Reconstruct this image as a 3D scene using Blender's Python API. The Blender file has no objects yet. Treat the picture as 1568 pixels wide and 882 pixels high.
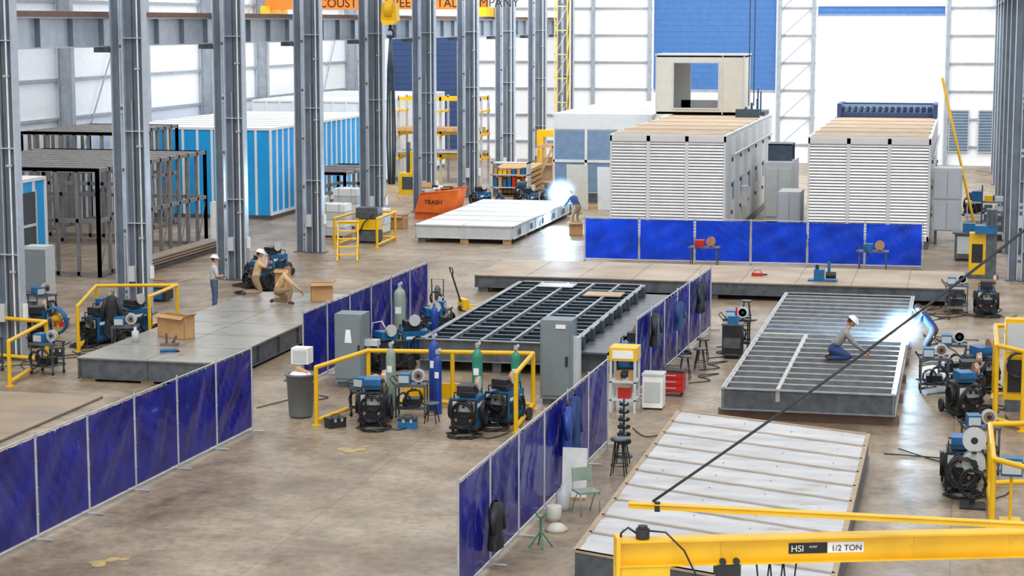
import bpy, math, random
from mathutils import Vector, Matrix
random.seed(7)
sc=bpy.context.scene
PI=math.pi

# ------------------------------------------------------------ materials
def lin(c):
    o=[]
    for v in c:
        v=v/255.
        o.append(v/12.92 if v<=.04045 else ((v+.055)/1.055)**2.4)
    return (o[0],o[1],o[2],1)
def M(name,rgb,rough=.5,metal=0.,var=.15,scale=3.,bump=0.,rgb2=None,emit=0,trans=0,detail=5,stretch=None,clear=0,spec=None,wear=None):
    m=bpy.data.materials.new(name);m.use_nodes=True
    nt=m.node_tree;N=nt.nodes;L=nt.links
    p=N['Principled BSDF']
    c=lin(rgb)
    tc=N.new('ShaderNodeTexCoord');mp=N.new('ShaderNodeMapping')
    L.new(tc.outputs['Object'],mp.inputs['Vector'])
    if stretch: mp.inputs['Scale'].default_value=stretch
    nz=N.new('ShaderNodeTexNoise');nz.inputs['Scale'].default_value=scale;nz.inputs['Detail'].default_value=detail
    L.new(mp.outputs['Vector'],nz.inputs['Vector'])
    cr=N.new('ShaderNodeValToRGB')
    cr.color_ramp.elements[0].position=.3;cr.color_ramp.elements[1].position=.7
    if rgb2 is None:
        a=tuple(x*(1-var) for x in c[:3])+(1,);b=tuple(min(1,x*(1+var)) for x in c[:3])+(1,)
    else: a=c;b=lin(rgb2)
    cr.color_ramp.elements[0].color=a;cr.color_ramp.elements[1].color=b
    L.new(nz.outputs['Fac'],cr.inputs['Fac'])
    outc=cr.outputs['Color']
    if wear:   # second, finer layer of stains / scuffs
        n2=N.new('ShaderNodeTexNoise');n2.inputs['Scale'].default_value=wear[1];n2.inputs['Detail'].default_value=10;n2.inputs['Roughness'].default_value=.7
        L.new(mp.outputs['Vector'],n2.inputs['Vector'])
        r2=N.new('ShaderNodeValToRGB');r2.color_ramp.elements[0].position=wear[2];r2.color_ramp.elements[1].position=wear[2]+.12
        r2.color_ramp.elements[0].color=(0,0,0,1);r2.color_ramp.elements[1].color=(1,1,1,1);L.new(n2.outputs['Fac'],r2.inputs['Fac'])
        mx2=N.new('ShaderNodeMixRGB');mx2.inputs[2].default_value=lin(wear[0]);L.new(r2.outputs['Color'],mx2.inputs[0]);L.new(outc,mx2.inputs[1]);outc=mx2.outputs[0]
    L.new(outc,p.inputs['Base Color'])
    p.inputs['Roughness'].default_value=rough;p.inputs['Metallic'].default_value=metal
    if spec is not None: p.inputs['Specular IOR Level'].default_value=spec
    if bump:
        bp=N.new('ShaderNodeBump');bp.inputs['Strength'].default_value=bump;bp.inputs['Distance'].default_value=.05
        L.new(nz.outputs['Fac'],bp.inputs['Height']);L.new(bp.outputs['Normal'],p.inputs['Normal'])
    if clear: p.inputs['Coat Weight'].default_value=clear
    if emit:
        p.inputs['Emission Color'].default_value=c;p.inputs['Emission Strength'].default_value=emit
    if trans:
        out=N['Material Output'];tr=N.new('ShaderNodeBsdfTranslucent');mx=N.new('ShaderNodeMixShader')
        L.new(outc,tr.inputs['Color']);mx.inputs[0].default_value=trans
        L.new(p.outputs[0],mx.inputs[1]);L.new(tr.outputs[0],mx.inputs[2]);L.new(mx.outputs[0],out.inputs['Surface'])
    return m
def floor_mat():
    m=bpy.data.materials.new('concrete_floor');m.use_nodes=True
    nt=m.node_tree;N=nt.nodes;L=nt.links;p=N['Principled BSDF']
    tc=N.new('ShaderNodeTexCoord')
    def noise(s,d=6,st=None):
        n=N.new('ShaderNodeTexNoise');n.inputs['Scale'].default_value=s;n.inputs['Detail'].default_value=d;n.inputs['Roughness'].default_value=.62
        if st:
            mp=N.new('ShaderNodeMapping');mp.inputs['Scale'].default_value=st
            L.new(tc.outputs['Object'],mp.inputs['Vector']);L.new(mp.outputs['Vector'],n.inputs['Vector'])
        else: L.new(tc.outputs['Object'],n.inputs['Vector'])
        return n
    def ramp(n,p0,c0,p1,c1,out='Fac'):
        r=N.new('ShaderNodeValToRGB');e=r.color_ramp.elements
        e[0].position=p0;e[0].color=c0;e[1].position=p1;e[1].color=c1
        L.new(n.outputs[out],r.inputs['Fac']);return r
    def mul(a,b,f):
        mx=N.new('ShaderNodeMixRGB');mx.blend_type='MULTIPLY';mx.inputs[0].default_value=f
        L.new(a.outputs[0],mx.inputs[1]);L.new(b.outputs[0],mx.inputs[2]);return mx
    a=ramp(noise(.25,8),.38,lin((146,125,101)),.62,lin((180,161,136)))
    b=ramp(noise(1.1,12),.36,(.62,.61,.60,1),.58,(1,1,1,1))
    m1=mul(a,b,.85)
    c=ramp(noise(.8,14,(1,.3,1)),.55,(1,1,1,1),.68,(.50,.46,.42,1))
    m2=mul(m1,c,.8)
    d=ramp(noise(5,14),.40,(.74,.73,.72,1),.55,(1,1,1,1))
    m2=mul(m2,d,.85)
    br=N.new('ShaderNodeTexBrick');br.offset=0;br.inputs['Scale'].default_value=1.
    br.inputs['Brick Width'].default_value=6;br.inputs['Row Height'].default_value=6;br.inputs['Mortar Size'].default_value=.015
    br.inputs['Color1'].default_value=br.inputs['Color2'].default_value=(1,1,1,1);br.inputs['Mortar'].default_value=(.6,.55,.5,1)
    L.new(tc.outputs['Object'],br.inputs['Vector'])
    m3=N.new('ShaderNodeMixRGB');m3.blend_type='MULTIPLY';m3.inputs[0].default_value=.7
    L.new(m2.outputs[0],m3.inputs[1]);L.new(br.outputs['Color'],m3.inputs[2])
    L.new(m3.outputs[0],p.inputs['Base Color'])
    rr=ramp(noise(.9,8),.3,(.28,)*3+(1,),.7,(.52,)*3+(1,));L.new(rr.outputs[0],p.inputs['Roughness'])
    return m
mt=dict(
 floor=floor_mat(),
 paint=M('faded_floor_paint',(158,138,112),.5,scale=3.5,rgb2=(206,176,80),detail=10),
 wall=M('white_wall_panel',(242,245,248),.6,var=.03),
 girt=M('grey_girt',(158,164,172),.5),
 wcol=M('wall_column_paint',(158,165,174),.5),
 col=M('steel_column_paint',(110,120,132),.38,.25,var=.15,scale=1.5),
 coll=M('pale_steel_highlight',(190,198,208),.3,.3,var=.1),  # paler steel: bright vertical highlights of the columns put into the colour
 rust=M('rusty_rail',(124,100,88),.7),
 blue=M('blue_vinyl',(24,30,132),.25,var=.4,scale=1.6,trans=.3,clear=.3,bump=.9),
 bluef=M('bright_blue_vinyl',(20,72,222),.3,var=.35,scale=1.2,trans=.45,bump=.7),
 galv=M('galvanised_tube',(192,194,198),.4,.4),
 steel=M('dark_steel',(96,101,106),.42,.4,var=.3,scale=4),
 steell=M('light_steel',(180,178,174),.38,.35,var=.18,scale=4),
 midst=M('mid_steel',(140,146,150),.4,.35,var=.2,scale=4),
 rackc=M('mill_steel_tube',(128,124,122),.55,.1,var=.2,scale=2),
 deck=M('steel_deck',(172,166,156),.3,.35,var=.16,scale=.8,detail=8,wear=((138,124,108),1.4,.55)),
 rdeck=M('rusty_deck',(192,172,148),.5,.0,scale=.6,rgb2=(154,130,104),detail=9,wear=((176,168,160),2.2,.58)),
 rustp=M('rusty_plate',(176,152,124),.5,.1,scale=.8,rgb2=(150,134,116),wear=((190,136,88),.9,.6)),
 film=M('galvanised_sheet',(206,204,204),.33,.4,scale=1.4,rgb2=(168,168,170),detail=9,stretch=(.5,1.4,1),wear=((164,146,126),1.8,.56)),
 seam=M('sheet_seam_tan',(184,158,128),.6,scale=5,rgb2=(158,138,112)),
 grid=M('blue_grey_steel',(66,82,94),.45,.3,var=.25),
 ahu=M('ahu_casing',(222,220,216),.42,.1,var=.04,scale=1.),
 ahus=M('ahu_side_casing',(198,202,208),.4,.15,var=.06,scale=1.),
 louv=M('louvre_aluminium',(228,227,224),.35,.25,var=.05),
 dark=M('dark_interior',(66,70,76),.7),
 ply=M('plywood_roof',(204,180,152),.75,scale=1.,rgb2=(180,156,130)),
 beige=M('beige_casing',(212,208,196),.5,var=.05),
 white=M('white_panel',(230,230,228),.45,var=.03,wear=((204,202,198),.8,.58)),
 ublue=M('unit_filter_blue',(122,148,176),.4,var=.1),
 cyan=M('blue_membrane',(20,158,228),.55,var=.1,scale=1.),
 navy=M('navy_door',(54,78,124),.5,var=.08),
 dblue=M('blue_curtain_door',(92,148,214),.5,var=.06,trans=.4),
 yel=M('safety_yellow',(238,186,18),.4,var=.08,wear=((196,152,36),3.,.62)),
 pyel=M('pale_yellow_paint',(230,196,110),.5,var=.08),
 ora=M('crane_orange',(232,126,36),.5,var=.06),
 orab=M('orange_bin',(230,106,32),.5,var=.15),
 red=M('red_toolbox',(196,36,30),.4,var=.15),
 tblue=M('welder_blue',(24,100,150),.4,var=.25,scale=5),
 black=M('black_rubber',(38,39,42),.5,var=.3),
 grey=M('grey_enamel',(122,132,136),.45,var=.06,wear=((104,110,112),3.,.6)),
 lgrey=M('light_grey_enamel',(196,200,200),.45,var=.06),
 green=M('green_cylinder',(48,134,108),.35,var=.15),
 sagec=M('sage_cylinder',(140,156,140),.35,var=.15),
 cblue=M('blue_cylinder',(34,66,150),.35,var=.15),
 wood=M('timber',(206,168,116),.65,scale=4,rgb2=(176,138,90)),
 card=M('cardboard',(190,146,98),.8,var=.12),
 copper=M('copper_wire',(198,144,108),.35,.5),
 binp=M('bin_plastic',(112,116,118),.55,var=.08),
 skin=M('skin',(206,156,126),.55,var=.06),
 hair=M('dark_hair',(52,38,30),.8),
 hat=M('white_hardhat',(236,236,232),.3,var=.03),
 capd=M('dark_cap',(46,44,48),.7),
 jeans=M('denim',(84,98,128),.8,scale=20),
 khaki=M('khaki_trousers',(150,126,96),.8,scale=20),
 dkt=M('dark_trousers',(66,66,72),.8,scale=20),
 tan=M('tan_shirt',(212,176,128),.8,var=.08,scale=12),
 gsh=M('grey_shirt',(198,200,200),.8,var=.08,scale=12),
 gsh2=M('mid_grey_shirt',(146,144,142),.8,var=.1,scale=12),
 navyc=M('navy_workwear',(44,68,116),.8,var=.1,scale=12),
 grn=M('green_shirt',(74,112,84),.8,var=.1,scale=12),
 boot=M('work_boot',(74,54,42),.7),
 eye=M('eye_dark',(30,24,22),.3),
 lip=M('lip',(160,96,84),.5),
 arc=M('welding_arc',(200,228,255),.5,emit=60),
 ltr=M('label_white',(240,240,236),.5),
 ltb=M('label_black',(20,20,22),.5),
 apron=M('outside_apron',(230,228,222),.8),
 glove=M('leather_glove',(190,160,110),.8),
)
sm=bpy.data.materials.new('arc_glow_haze');sm.use_nodes=True  # scattering haze added around each arc to give a soft glow
n_=sm.node_tree.nodes;n_.remove(n_['Principled BSDF']);vs_=n_.new('ShaderNodeVolumeScatter');vs_.inputs['Color'].default_value=(.8,.9,1,1)
tc_=n_.new('ShaderNodeTexCoord');gr_=n_.new('ShaderNodeTexGradient');gr_.gradient_type='QUADRATIC_SPHERE';ml_=n_.new('ShaderNodeMath');ml_.operation='MULTIPLY';ml_.inputs[1].default_value=.7
sm.node_tree.links.new(tc_.outputs['Object'],gr_.inputs['Vector']);sm.node_tree.links.new(gr_.outputs['Fac'],ml_.inputs[0]);sm.node_tree.links.new(ml_.outputs[0],vs_.inputs['Density'])
sm.node_tree.links.new(vs_.outputs[0],n_['Material Output'].inputs['Volume']);mt['glow_haze']=sm

# ------------------------------------------------------------ builder
class B:
    def __init__(s): s.v=[];s.f=[];s.m=[];s.s=[];s.mats=[]
    def mi(s,k):
        if k not in s.mats: s.mats.append(k)
        return s.mats.index(k)
    def add(s,vs,fs,k,smooth=False):
        o=len(s.v);i=s.mi(k)
        s.v+= [tuple(v) for v in vs]
        for f in fs: s.f.append([o+a for a in f]);s.m.append(i);s.s.append(smooth)
    def box(s,x0,y0,z0,x1,y1,z1,k):
        s.add([(x0,y0,z0),(x1,y0,z0),(x1,y1,z0),(x0,y1,z0),(x0,y0,z1),(x1,y0,z1),(x1,y1,z1),(x0,y1,z1)],
              [(0,3,2,1),(4,5,6,7),(0,1,5,4),(1,2,6,5),(2,3,7,6),(3,0,4,7)],k)
    def cb(s,c,d,k,R=None):
        x,y,z=[a/2 for a in d];c=Vector(c)
        P=[(-x,-y,-z),(x,-y,-z),(x,y,-z),(-x,y,-z),(-x,-y,z),(x,-y,z),(x,y,z),(-x,y,z)]
        P=[(R@Vector(p) if R else Vector(p))+c for p in P]
        s.add(P,[(0,3,2,1),(4,5,6,7),(0,1,5,4),(1,2,6,5),(2,3,7,6),(3,0,4,7)],k)
    def bar(s,a,b,w,h,k):
        a=Vector(a);b=Vector(b);d=b-a;L=d.length;d.normalize()
        up=Vector((0,0,1)) if abs(d.z)<.95 else Vector((1,0,0))
        x=d.cross(up).normalized();z=x.cross(d)
        R=Matrix((x,d,z)).transposed()
        s.cb((a+b)/2,(w,L,h),k,R)
    def cyl(s,a,b,r,k,n=12,r2=None,caps=True):
        a=Vector(a);b=Vector(b);r2=r if r2 is None else r2
        d=(b-a).normalized();up=Vector((0,0,1)) if abs(d.z)<.9 else Vector((1,0,0))
        x=d.cross(up).normalized();y=d.cross(x)
        vs=[];
        for c,rr in((a,r),(b,r2)):
            for i in range(n):
                t=2*PI*i/n;vs.append(c+x*rr*math.cos(t)+y*rr*math.sin(t))
        s.add(vs,[(i,i+n,(i+1)%n+n,(i+1)%n) for i in range(n)],k,True)
        if caps: s.add(vs,[tuple(range(n)),tuple(range(2*n-1,n-1,-1))],k)
    def tube(s,pts,r,k,n=6):
        pts=[Vector(p) for p in pts];vs=[];fs=[];m=len(pts)
        px=None
        for i,p in enumerate(pts):
            d=(pts[min(i+1,m-1)]-pts[max(i-1,0)])
            d=d.normalized() if d.length>1e-9 else Vector((0,0,1))
            if px is None:
                up=Vector((0,0,1)) if abs(d.z)<.9 else Vector((1,0,0))
                px=d.cross(up).normalized()
            else:
                px=(px-d*px.dot(d));px=px.normalized() if px.length>1e-6 else d.orthogonal().normalized()
            y=d.cross(px);rr=r[i] if isinstance(r,(list,tuple)) else r
            for j in range(n):
                t=2*PI*j/n;vs.append(p+px*rr*math.cos(t)+y*rr*math.sin(t))
        for i in range(m-1):
            for j in range(n):
                fs.append((i*n+j,(i+1)*n+j,(i+1)*n+(j+1)%n,i*n+(j+1)%n))
        fs+= [tuple(range(n)),tuple(range(m*n-1,(m-1)*n-1,-1))]
        s.add(vs,fs,k,True)
    def coil(s,c,R,r,turns,k,axis='y',pitch=.02,jit=.02):
        pts=[];N=int(turns*14)
        for i in range(N):
            t=2*PI*i/14;q=R+random.uniform(-jit,jit);h=(i/14-turns/2)*pitch
            a,b=q*math.cos(t),q*math.sin(t)*(1.1 if axis!='z' else 1)
            p={'y':(a,h,b),'z':(a,b,h),'x':(h,a,b)}[axis]
            pts.append((c[0]+p[0],c[1]+p[1],c[2]+p[2]))
        s.tube(pts,r,k,5)
    def sph(s,c,r,k,n=12,m=8,z0=-1,R=None,fn=None):
        if not isinstance(r,(tuple,list)): r=(r,r,r)
        vs=[];c=Vector(c)
        for i in range(m+1):
            ph=-PI/2+PI*i/m
            if math.sin(ph)<z0: ph=math.asin(z0)
            for j in range(n):
                t=2*PI*j/n
                p=Vector((r[0]*math.cos(ph)*math.cos(t),r[1]*math.cos(ph)*math.sin(t),r[2]*math.sin(ph)))
                if fn: p=fn(p)
                if R: p=R@p
                vs.append(c+p)
        s.add(vs,[(i*n+j,i*n+(j+1)%n,(i+1)*n+(j+1)%n,(i+1)*n+j) for i in range(m) for j in range(n)],k,True)
    def lathe(s,prof,c,k,n=16):
        vs=[(c[0]+r*math.cos(2*PI*j/n),c[1]+r*math.sin(2*PI*j/n),c[2]+z) for r,z in prof for j in range(n)]
        s.add(vs,[(i*n+j,i*n+(j+1)%n,(i+1)*n+(j+1)%n,(i+1)*n+j) for i in range(len(prof)-1) for j in range(n)],k,True)
    def ibeam(s,a,b,W,Fl,t,k,kf=None,up=(0,0,1)):
        a=Vector(a);b=Vector(b);d=(b-a).normalized();u=Vector(up);x=d.cross(u).normalized();u=x.cross(d)
        R=Matrix((x,d,u)).transposed();L=(b-a).length;c=(a+b)/2;kf=kf or k
        s.cb(c,(t,L,W-2*t),k,R)
        s.cb(c+u*(W/2-t/2),(Fl,L,t),kf,R);s.cb(c-u*(W/2-t/2),(Fl,L,t),kf,R)
    def build(s,name,loc=(0,0,0),rz=0,parent=None,scale=1):
        me=bpy.data.meshes.new(name);me.from_pydata(s.v,[],s.f)
        for k in s.mats: me.materials.append(mt[k])
        me.polygons.foreach_set('material_index',s.m);me.polygons.foreach_set('use_smooth',s.s)
        me.update()
        o=bpy.data.objects.new(name,me);sc.collection.objects.link(o)
        o.location=loc;o.rotation_euler=(0,0,math.radians(rz));o.scale=(scale,)*3
        if parent: o.parent=parent
        return o

# ------------------------------------------------------------ camera, light
cd=bpy.data.cameras.new('camera');cam=bpy.data.objects.new('camera',cd);sc.collection.objects.link(cam)
cd.sensor_width=36;cd.lens=36*3000/1568;cd.clip_end=600
cam.location=(0,0,9.5);cam.rotation_euler=(math.radians(90-7.707),0,math.radians(12.948));sc.camera=cam
w=bpy.data.worlds.new('world');sc.world=w;w.use_nodes=True
w.node_tree.nodes['Background'].inputs[0].default_value=(.91,.955,1,1);w.node_tree.nodes['Background'].inputs[1].default_value=1.15
sd=bpy.data.lights.new('sun','SUN');sd.energy=1.2;sd.angle=math.radians(30);sd.color=(1,.98,.95)
so=bpy.data.objects.new('sun',sd);sc.collection.objects.link(so);so.rotation_euler=(math.radians(34),math.radians(16),0)
for nm,(x,y,z),(sx,sy),rx,e in (('far_fill_light',(-16,112,17),(48,34),0,5600),('far_fill_light',(-10,104,16),(40,8),62,4200)):  # unseen area lights added to brighten the far end and back wall
    a=bpy.data.lights.new(nm,'AREA');a.shape='RECTANGLE';a.size=sx;a.size_y=sy;a.energy=e;a.color=(.93,.97,1)
    o=bpy.data.objects.new(nm,a);sc.collection.objects.link(o);o.location=(x,y,z);o.rotation_euler=(math.radians(rx),0,0)
sc.view_settings.view_transform='Standard'
sc.view_settings.exposure=0.0

# ------------------------------------------------------------ room shell
XL,XR,YB=-42.,14.,135.
b=B();b.box(XL-.3,16,-.2,XR+.3,YB+.3,0,'floor');b.build('floor')
b=B();b.box(-60,YB+.3,-.25,30,YB+60,-.05,'apron');b.build('ground_outside')
b=B()
def wseg(x0,x1,z0=0,z1=14): b.box(x0,YB,z0,x1,YB+.25,z1,'wall')
wseg(XL,-40);wseg(-40,-34.5,8.8);wseg(-34.5,-21);wseg(-21,-12.6,11.2);wseg(-12.6,-9.8);wseg(-9.8,-1.4,10.6);wseg(-1.4,XR)
for z in [1.2+1.85*i for i in range(7)]:
    for x0,x1 in((-34.4,-21.1),(-12.5,-9.9),(-1.3,XR)): b.box(x0,YB-.14,z,x1,YB,z+.12,'girt')
for x in (-34.2,-25.2,-21.25,-12.35,-10.05,-1.15,2.8): b.box(x-.12,YB-.35,0,x+.12,YB-.14,14,'wcol')
for i in range(6): b.bar((-12.2,YB-.25,1.2+1.85*i),(-10.2,YB-.25,3.05+1.85*i),.06,.06,'wcol')
b.build('wall_back')
b=B();b.box(XL-.25,16,0,XL,YB,14,'wall')
for z in [1.2+1.85*i for i in range(7)]: b.box(XL,16,z,XL+.14,YB,z+.14,'girt')
b.build('wall_left')
b=B()
for i in range(11):
    y=41.5+8.95*i
    b.ibeam((XL+.5,y,0),(XL+.5,y,14),.7,.35,.03,'wcol',up=(1,0,0))
    if i%2: b.bar((XL+.2,y,.5),(XL+.2,y+8.95,12),.06,.06,'girt')
b.build('wall_left_column_row')
b=B();b.box(XR,16,0,XR+.25,YB,14,'wall')
for z in [1.2+1.85*i for i in range(7)]: b.box(XR-.14,16,z,XR,YB,z+.14,'girt')
b.build('wall_right')
b=B()
for i in range(22): b.box(-40,YB+.08,i*.4,-34.5,YB+.13,i*.4+.385,'navy');
b.box(-40,YB+.12,0,-34.5,YB+.16,8.8,'navy')
b.build('door_1')
b=B()
for i in range(16): b.box(-21,YB+.08,4.9+i*.4,-12.6,YB+.11,4.9+i*.4+.39,'dblue')
b.box(-21,YB+.10,4.8,-12.6,YB+.13,11.2,'dblue')
b.box(-21,YB+.05,4.75,-12.6,YB+.15,4.95,'girt');b.build('door_2')
b=B()
for i in range(3): b.box(-9.8,YB+.08,10.05+i*.3,-1.4,YB+.12,10.05+i*.3+.295,'dblue')
b.box(-9.8,YB-.1,9.95,-1.4,YB+.05,10.1,'ublue');b.build('door_3')
for i,(x0,x1) in enumerate(((-.9,.3),(1.0,2.2))):
    b=B();b.box(x0-.06,YB-.22,.9,x1+.06,YB-.15,3.75,'lgrey')
    for j in range(14): b.cb(((x0+x1)/2,YB-.26,1.05+j*.195),(x1-x0,.02,.17),'ublue',Matrix.Rotation(.5,3,'X'))
    b.build('window_%d'%(i+1))

# ------------------------------------------------------------ columns + runway
def column(name,x,y,top=14):
    b=B()
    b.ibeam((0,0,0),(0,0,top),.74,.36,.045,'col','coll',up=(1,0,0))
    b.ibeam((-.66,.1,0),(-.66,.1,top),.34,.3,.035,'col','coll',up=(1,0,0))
    for i in range(7):
        z=.6+i*2.0
        b.box(-.5,-.08,z,-.36,.1,z+.3,'coll');b.box(-.49,-.1,z+.1,-.37,-.08,z+.2,'steel')
    b.cyl((.16,-.12,0),(.16,-.12,top),.028,'ltr',8);b.cyl((-.02,-.1,0),(-.02,-.1,top),.014,'black',6);b.cyl((-.1,-.1,0),(-.1,-.1,7),.02,'galv',6)  # white pipe stands in for the light strip reflected on the web
    b.box(-.46,-.32,0,.46,.32,.04,'steel');b.box(-.92,-.15,0,-.48,.35,.04,'steel')
    for z in (2.5,5.5,8.0): b.box(.06,-.17,z,.24,-.08,z+.06,'galv')
    for z in (3,6,9): b.box(-.32,-.16,z,.32,-.02,z+.03,'coll')
    b.box(-.30,-.24,1.1,-.1,-.05,1.6,'lgrey');b.box(.38,-.08,1.2,.46,.1,1.6,'ltr')
    return b.build(name,(x,y,0))
cy=[41.55+8.95*i for i in range(11)]
for y in cy: column('steel_column',-26.2,y)
b=B()
b.ibeam((-27.3,30,9.2),(-27.3,134.8,9.2),.95,.4,.04,'coll','coll')
b.box(-27.55,30,9.68,-27.05,134.8,9.72,'rust');b.box(-27.35,30,9.72,-27.25,134.8,9.86,'rust')
y=30
while y<134:
    b.box(-27.28,y,8.77,-27.11,y+.03,9.63,'col');y+=2.24
for y in cy: b.box(-27.5,y-.25,8.55,-27.0,y+.4,8.72,'steel')
b.build('crane_runway_beam')
for i in range(7): column('steel_column',2.6,74.5+8.95*i)
b=B();b.ibeam((2.0,74,11),(2.0,134.8,11),.8,.4,.04,'col');b.build('crane_runway_beam')

b=B();b.box(-40.9,112,10.3,-27.75,112.5,11.5,'ora');b.box(-40.9,114,10.3,-27.75,114.5,11.5,'ora')
b.box(-40.9,111.2,10.0,-40.6,115.2,10.5,'yel');b.box(-27.7,111.2,9.88,-27.1,115.2,10.4,'yel')
cr=b.build('bridge_crane')
def text(s,loc,size,k,parent,rot=(PI/2,0,0),ext=.005):
    c=bpy.data.curves.new('lettering','FONT');c.body=s;c.size=size;c.extrude=ext
    o=bpy.data.objects.new('lettering',c);sc.collection.objects.link(o);o.location=loc;o.rotation_euler=rot
    c.materials.append(mt[k]);o.parent=parent;return o
text('ACOUSTICAL SHEET METAL COMPANY',(-38.0,111.98,10.42),.72,'ltb',cr)
hx=-23.95
b=B();b.box(-26,80.2,12.2,1.5,80.8,13.2,'yel');b.box(-26,82,12.2,1.5,82.6,13.2,'yel');b.box(-25.1,80,12.9,-23.2,82.8,13.7,'steel')
for dx in(-.15,.15):
    b.cyl((hx+dx,81,12.9),(hx+dx,81,10.3),.025,'black',6)
b.cyl((hx-.16,81,10.05),(hx+.16,81,10.05),.4,'yel',24)
b.add([(hx-.36,80.75,9.6),(hx+.36,80.75,9.6),(hx+.3,80.75,10.35),(hx-.3,80.75,10.35),(hx-.36,81.25,9.6),(hx+.36,81.25,9.6),(hx+.3,81.25,10.35),(hx-.3,81.25,10.35)],[(0,1,2,3),(5,4,7,6),(1,5,6,2),(4,0,3,7),(3,2,6,7),(0,4,5,1)],'yel')
b.add([(hx-.2,80.6,9.42),(hx+.2,80.6,9.42),(hx+.36,80.75,9.6),(hx-.36,80.75,9.6),(hx-.2,81.2,9.42),(hx+.2,81.2,9.42),(hx+.36,81.25,9.6),(hx-.36,81.25,9.6)],[(0,1,2,3),(0,4,5,1),(1,5,6,2),(4,0,3,7)],'yel')
b.cyl((hx,80.74,9.95),(hx,80.7,9.95),.17,'black',16);b.cyl((hx,80.7,9.95),(hx,80.69,9.95),.08,'yel',12);b.cyl((hx,81,9.5),(hx,81,9.2),.07,'black')
b.tube([(hx+.15*math.cos(t),81,9.05+.17*math.sin(t)) for t in [2.2-.35*i for i in range(15)]],.05,'black')
for dx in(-.12,-.04,.05,.12): b.tube([(hx,81,9.0),(hx+dx,81,7.5),(hx+dx*1.5,81,4.5),(hx+dx,81,2.6)],.045,'grid')
for dx in(-.35,.35): b.tube([(hx,81,2.7),(hx+dx,81,1.9)],.02,'yel')
b.build('overhead_crane')

# ------------------------------------------------------------ welding screens
def fence(name,p0,p1,n,h=2.0,k='blue'):
    b=B();p0=Vector(p0+(0,));p1=Vector(p1+(0,));D=p1-p0;L=D.length;d=D/L;nn=Vector((-d.y,d.x,0));w=L/n
    for i in range(n):
        a=p0+d*w*i
        g=.045;nx,nz=22,20;vs=[];ph=random.random()*6;am=random.uniform(.015,.03);q1=random.uniform(-6,6);q2=random.uniform(2,7)
        for iz in range(nz+1):
            for ix in range(nx+1):
                u=ix/nx;v=iz/nz
                e=(math.sin(PI*u)*math.sin(PI*v))**.4 if 0<u<1 and 0<v<1 else 0
                off=e*(am*math.sin(5*u+q1*v+ph)+am*.7*math.sin(q2*2*v-9*u+ph*2)+am*.5*abs(math.sin(14*u+q1*2*v+ph))+am*.35*math.sin(31*v+17*u*q2*.4)+random.uniform(-.003,.003))
                sagz=-.02*abs(math.sin(u*PI*4))*(1 if iz==nz else 0)
                vs.append(a+d*(g+(w-2*g)*u)+nn*off+Vector((0,0,.14+(h-.18)*v+sagz)))
        b.add(vs,[(r*(nx+1)+c,r*(nx+1)+c+1,(r+1)*(nx+1)+c+1,(r+1)*(nx+1)+c) for r in range(nz) for c in range(nx)],k,True)
        for q in (0,.25,.5,.75,1):
            b.cyl(a+d*(g+(w-2*g)*q)+Vector((0,0,h-.07)),a+d*(g+(w-2*g)*q)+Vector((0,0,h+.01)),.012,'galv',5)
    for i in range(n+1):
        a=p0+d*w*i
        b.cyl(a,a+Vector((0,0,h+.06)),.021,'galv',8)
        b.cyl(a-nn*.3+Vector((0,0,.04)),a+nn*.3+Vector((0,0,.04)),.022,'galv',8)
        for z in (.5,1.0,1.5): b.cyl(a+d*-.05+Vector((0,0,z)),a+d*.05+Vector((0,0,z)),.012,'galv',6)
    b.cyl(p0+Vector((0,0,h)),p1+Vector((0,0,h)),.016,'galv',8)
    b.cyl(p0+Vector((0,0,.1)),p1+Vector((0,0,.1)),.018,'galv',8)
    b.build(name)
fence('welding_screen',(-16.62,28.4),(-16.0,42.5),7)
fence('welding_screen',(-16.7,48.2),(-16.4,59.4),6)
fence('welding_screen',(-7.95,30.6),(-7.65,42.9),6)
fence('welding_screen',(-8.0,49),(-7.5,60.2),6)
fence('welding_screen',(-14.7,76.9),(-1.4,77.3),6,1.78,'bluef')

# ------------------------------------------------------------ platforms
def platform(x0,y0,x1,y1,h,side,kd,ks,legs=True):
    b=B();z0=h-side
    b.box(x0,y0,h-.03,x1,y1,h,kd)
    for (a,c) in (((x0,y0),(x1,y0)),((x1,y0),(x1,y1)),((x1,y1),(x0,y1)),((x0,y1),(x0,y0))):
        A=Vector((a[0],a[1],0));C=Vector((c[0],c[1],0));d=(C-A).normalized();n=Vector((-d.y,d.x,0))
        b.bar(A+n*.06+Vector((0,0,h-side/2-.015)),C+n*.06+Vector((0,0,h-side/2-.015)),.02,side-.03,ks)
        for zz in (z0+.02,h-.05): b.bar(A+n*.035+Vector((0,0,zz)),C+n*.035+Vector((0,0,zz)),.07,.03,ks)
        Ln=(C-A).length;m=int(Ln/1.5)
        for i in range(1,m): b.bar(A+d*Ln*i/m+n*.03+Vector((0,0,z0)),A+d*Ln*i/m+n*.03+Vector((0,0,h-.04)),.02,.05,ks)
    if legs and z0>.01:
        m=max(2,int((y1-y0)/3))
        for i in range(m+1):
            y=y0+.15+(y1-y0-.3)*i/m
            for x in (x0+.3,(x0+x1)/2,x1-.3): b.box(x-.18,y-.08,0,x+.18,y+.08,z0,'wood' if random.random()<.5 else 'steel')
    return b
b=platform(-22.9,47.7,-18.95,61.0,.65,.58,'deck','steel')
for i in range(1,6): b.box(-22.9,47.7+13.3*i/6-.008,.65,-18.95,47.7+13.3*i/6+.008,.653,'steel')
b.box(-20.93,47.7,.65,-20.91,61,.653,'steel');b.build('steel_platform')
b=platform(-16.8,67.1,.2,71.8,.62,.45,'rdeck','steel')
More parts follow.
